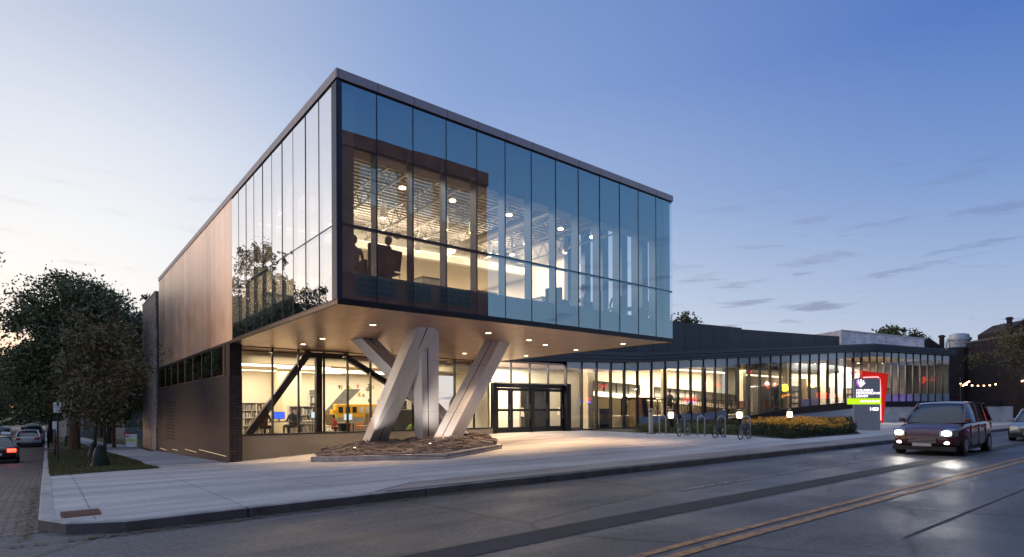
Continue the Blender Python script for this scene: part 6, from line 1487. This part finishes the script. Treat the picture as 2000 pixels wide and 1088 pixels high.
area('door_fill_light', (17, 14.2, 4.1), 5, 2, 700)  # added fill light brightening the view through the doors, no fixture there
area('right_wall_fill_light', (12.4, 8, 8.9), 2, 6, 500)  # extra fill without a fixture, lifts the right end wall upstairs
spotl('entrance_spot', (16, 10.8, 4.1), 700, 110, (1, .68, .38))
for x, y in ((22.4, 5.8), (24.3, 2.6), (28.96, 2.0)):
    l = bpy.data.lights.new('bollard_glow', 'POINT'); l.energy = 9; l.color = (1, .75, .45); l.shadow_soft_size = .14; o = bpy.data.objects.new('bollard_glow', l); COL.objects.link(o); o.location = (x, y - .0, 1.42)

# ================================================================== SKY AND CAMERA
AZ = R(51.0385)
SUN = Vector((math.cos(AZ + R(68)), math.sin(AZ + R(68)), 0))
w = bpy.data.worlds.new('World'); SC.world = w; w.use_nodes = True
nt = NT(w.node_tree); nt.n.clear(); out = nt.new('ShaderNodeOutputWorld')
tc = nt.new('ShaderNodeTexCoord'); sx = nt.new('ShaderNodeSeparateXYZ'); nrm = nt.new('ShaderNodeVectorMath', operation='NORMALIZE')
nt.link(tc.outputs['Generated'], nrm.inputs[0]); nt.link(nrm.outputs[0], sx.inputs[0])
el = nt.math('ARCSINE', sx.outputs[2]); el = nt.math('MULTIPLY', el, 2 / PI)       # 0 horizon .. 1 zenith
hl = nt.math('SQRT', nt.math('MAXIMUM', nt.math('SUBTRACT', 1., nt.math('MULTIPLY', sx.outputs[2], sx.outputs[2])), 1e-4))
cs = nt.math('DIVIDE', nt.math('ADD', nt.math('MULTIPLY', sx.outputs[0], SUN.x), nt.math('MULTIPLY', sx.outputs[1], SUN.y)), hl)
def c8(r, g, b): return lin((r / 255, g / 255, b / 255))
away = nt.ramp(el, [(0, c8(186, 190, 206)), (.04, c8(182, 194, 216)), (.11, c8(150, 174, 214)), (.2, c8(108, 144, 204)), (.32, c8(66, 108, 188)), (.5, c8(70, 104, 172)), (.62, c8(170, 190, 228)), (1, c8(205, 215, 238))])
mid = nt.ramp(el, [(0, c8(236, 228, 226)), (.06, c8(224, 228, 236)), (.14, c8(196, 209, 230)), (.22, c8(166, 187, 221)), (.32, c8(138, 165, 214)), (.5, c8(110, 140, 196)), (.62, c8(180, 196, 230)), (1, c8(205, 215, 238))])
near = nt.ramp(el, [(-0.0, (2.3, 1.15, .5, 1)), (.03, (1.7, 1.1, .7, 1)), (.07, (1.06, .99, .93, 1)), (.16, c8(246, 246, 247)), (.24, c8(226, 231, 241)), (.34, c8(184, 196, 222)), (.5, c8(150, 168, 206)), (.62, c8(188, 202, 230)), (1, c8(205, 215, 238))])
mr = nt.new('ShaderNodeMapRange', interpolation_type='SMOOTHERSTEP', _From_Min=-.75, _From_Max=.75); nt.link(cs, mr.inputs[0])
mr2 = nt.new('ShaderNodeMapRange', interpolation_type='SMOOTHSTEP', _From_Min=.42, _From_Max=.9); nt.link(cs, mr2.inputs[0])
sky = nt.mix(mr.outputs[0], away, mid); sky = nt.mix(mr2.outputs[0], sky, near)
mr4 = nt.new('ShaderNodeMapRange', interpolation_type='SMOOTHSTEP', _From_Min=-.35, _From_Max=-.85); nt.link(cs, mr4.inputs[0])
behind = nt.ramp(el, [(0, c8(205, 205, 212)), (.08, c8(186, 202, 224)), (.2, c8(142, 178, 222)), (.35, c8(92, 138, 204)), (.5, c8(110, 148, 205)), (.62, c8(170, 190, 228)), (1, c8(205, 215, 238))])
sky = nt.mix(mr4.outputs[0], sky, behind)
mr3 = nt.new('ShaderNodeMapRange', _From_Min=.86, _From_Max=.97); nt.link(cs, mr3.inputs[0])
glow = nt.ramp(el, [(0, (2.6, .95, .3, 1)), (.05, (2.1, .95, .42, 1)), (.085, (1.25, .95, .72, 1)), (.13, (1., .96, .92, 1)), (.24, c8(220, 226, 239)), (.5, c8(150, 168, 206)), (.62, c8(188, 202, 230)), (1, c8(205, 215, 238))])
sky = nt.mix(mr3.outputs[0], sky, glow)
# thin streaky clouds, low in the sky
mp = nt.new('ShaderNodeMapping'); mp.inputs['Scale'].default_value = (4.2, 4.2, 30); mp.inputs['Location'].default_value = (.3, 1.7, .25); nt.link(nrm.outputs[0], mp.inputs['Vector'])
cn = nt.new('ShaderNodeTexNoise', _Scale=1.7, _Detail=9., _Roughness=.6); nt.link(mp.outputs[0], cn.inputs['Vector'])
cm = nt.ramp(cn.outputs['Fac'], [(.56, (0, 0, 0, 1)), (.66, (1, 1, 1, 1))])
band = nt.ramp(el, [(0, (1, 1, 1, 1)), (.1, (.85, .85, .85, 1)), (.2, (.3, .3, .3, 1)), (.27, (0, 0, 0, 1))])
cf = nt.math('MULTIPLY', nt.math('MULTIPLY', cm, band), nt.math('MULTIPLY_ADD', mr2.outputs[0], -.55, .82))
ccol = nt.mix(mr.outputs[0], c8(104, 120, 170), c8(165, 168, 186))
sky = nt.mix(cf, sky, ccol)
ns = nt.new('ShaderNodeTexSky', sky_type='NISHITA'); ns.sun_disc = False; ns.sun_elevation = R(1.5); ns.sun_rotation = math.atan2(SUN.x, SUN.y)
sky = nt.mix(.015, sky, ns.outputs[0], 'ADD')
bg = nt.new('ShaderNodeBackground', _Strength=1.); nt.link(sky, bg.inputs[0]); nt.link(bg.outputs[0], out.inputs[0])
sl_ = bpy.data.lights.new('sun', 'SUN'); sl_.energy = .25; sl_.angle = R(12); sl_.color = (1, .72, .48); so_ = bpy.data.objects.new('sun', sl_); COL.objects.link(so_)
dv = -Vector((SUN.x, SUN.y, math.tan(R(4)))); so_.rotation_euler = dv.to_track_quat('-Z', 'Y').to_euler()

cam = bpy.data.cameras.new('camera'); co = bpy.data.objects.new('camera', cam); COL.objects.link(co); SC.camera = co
cam.sensor_width = 36; cam.lens = 1125.95 / 2000 * 36; cam.shift_y = 255.36 / 2000; cam.clip_end = 3000; cam.clip_start = .05
fw = Vector((math.cos(AZ), math.sin(AZ), 0)); rt = Vector((math.sin(AZ), -math.cos(AZ), 0)); up = Vector((0, 0, 1))
ro = -3.79015e-3; c, s = math.cos(ro), math.sin(ro); rt2 = rt * c + up * s; up2 = up * c - rt * s
mt = Matrix((rt2, up2, -fw)).transposed().to_4x4(); mt.translation = Vector((-5.91644, -14.50644, 1.40)); co.matrix_world = mt

SC.view_settings.view_transform = 'Standard'; SC.view_settings.look = 'None'; SC.view_settings.exposure = 0; SC.view_settings.gamma = 1
SC.render.engine = 'CYCLES'
cy = SC.cycles; cy.use_denoising = True; cy.max_bounces = 7; cy.diffuse_bounces = 3; cy.glossy_bounces = 4; cy.transparent_max_bounces = 14; cy.transmission_bounces = 2
cy.sample_clamp_indirect = 4; cy.caustics_reflective = False; cy.caustics_refractive = False; cy.use_light_tree = True
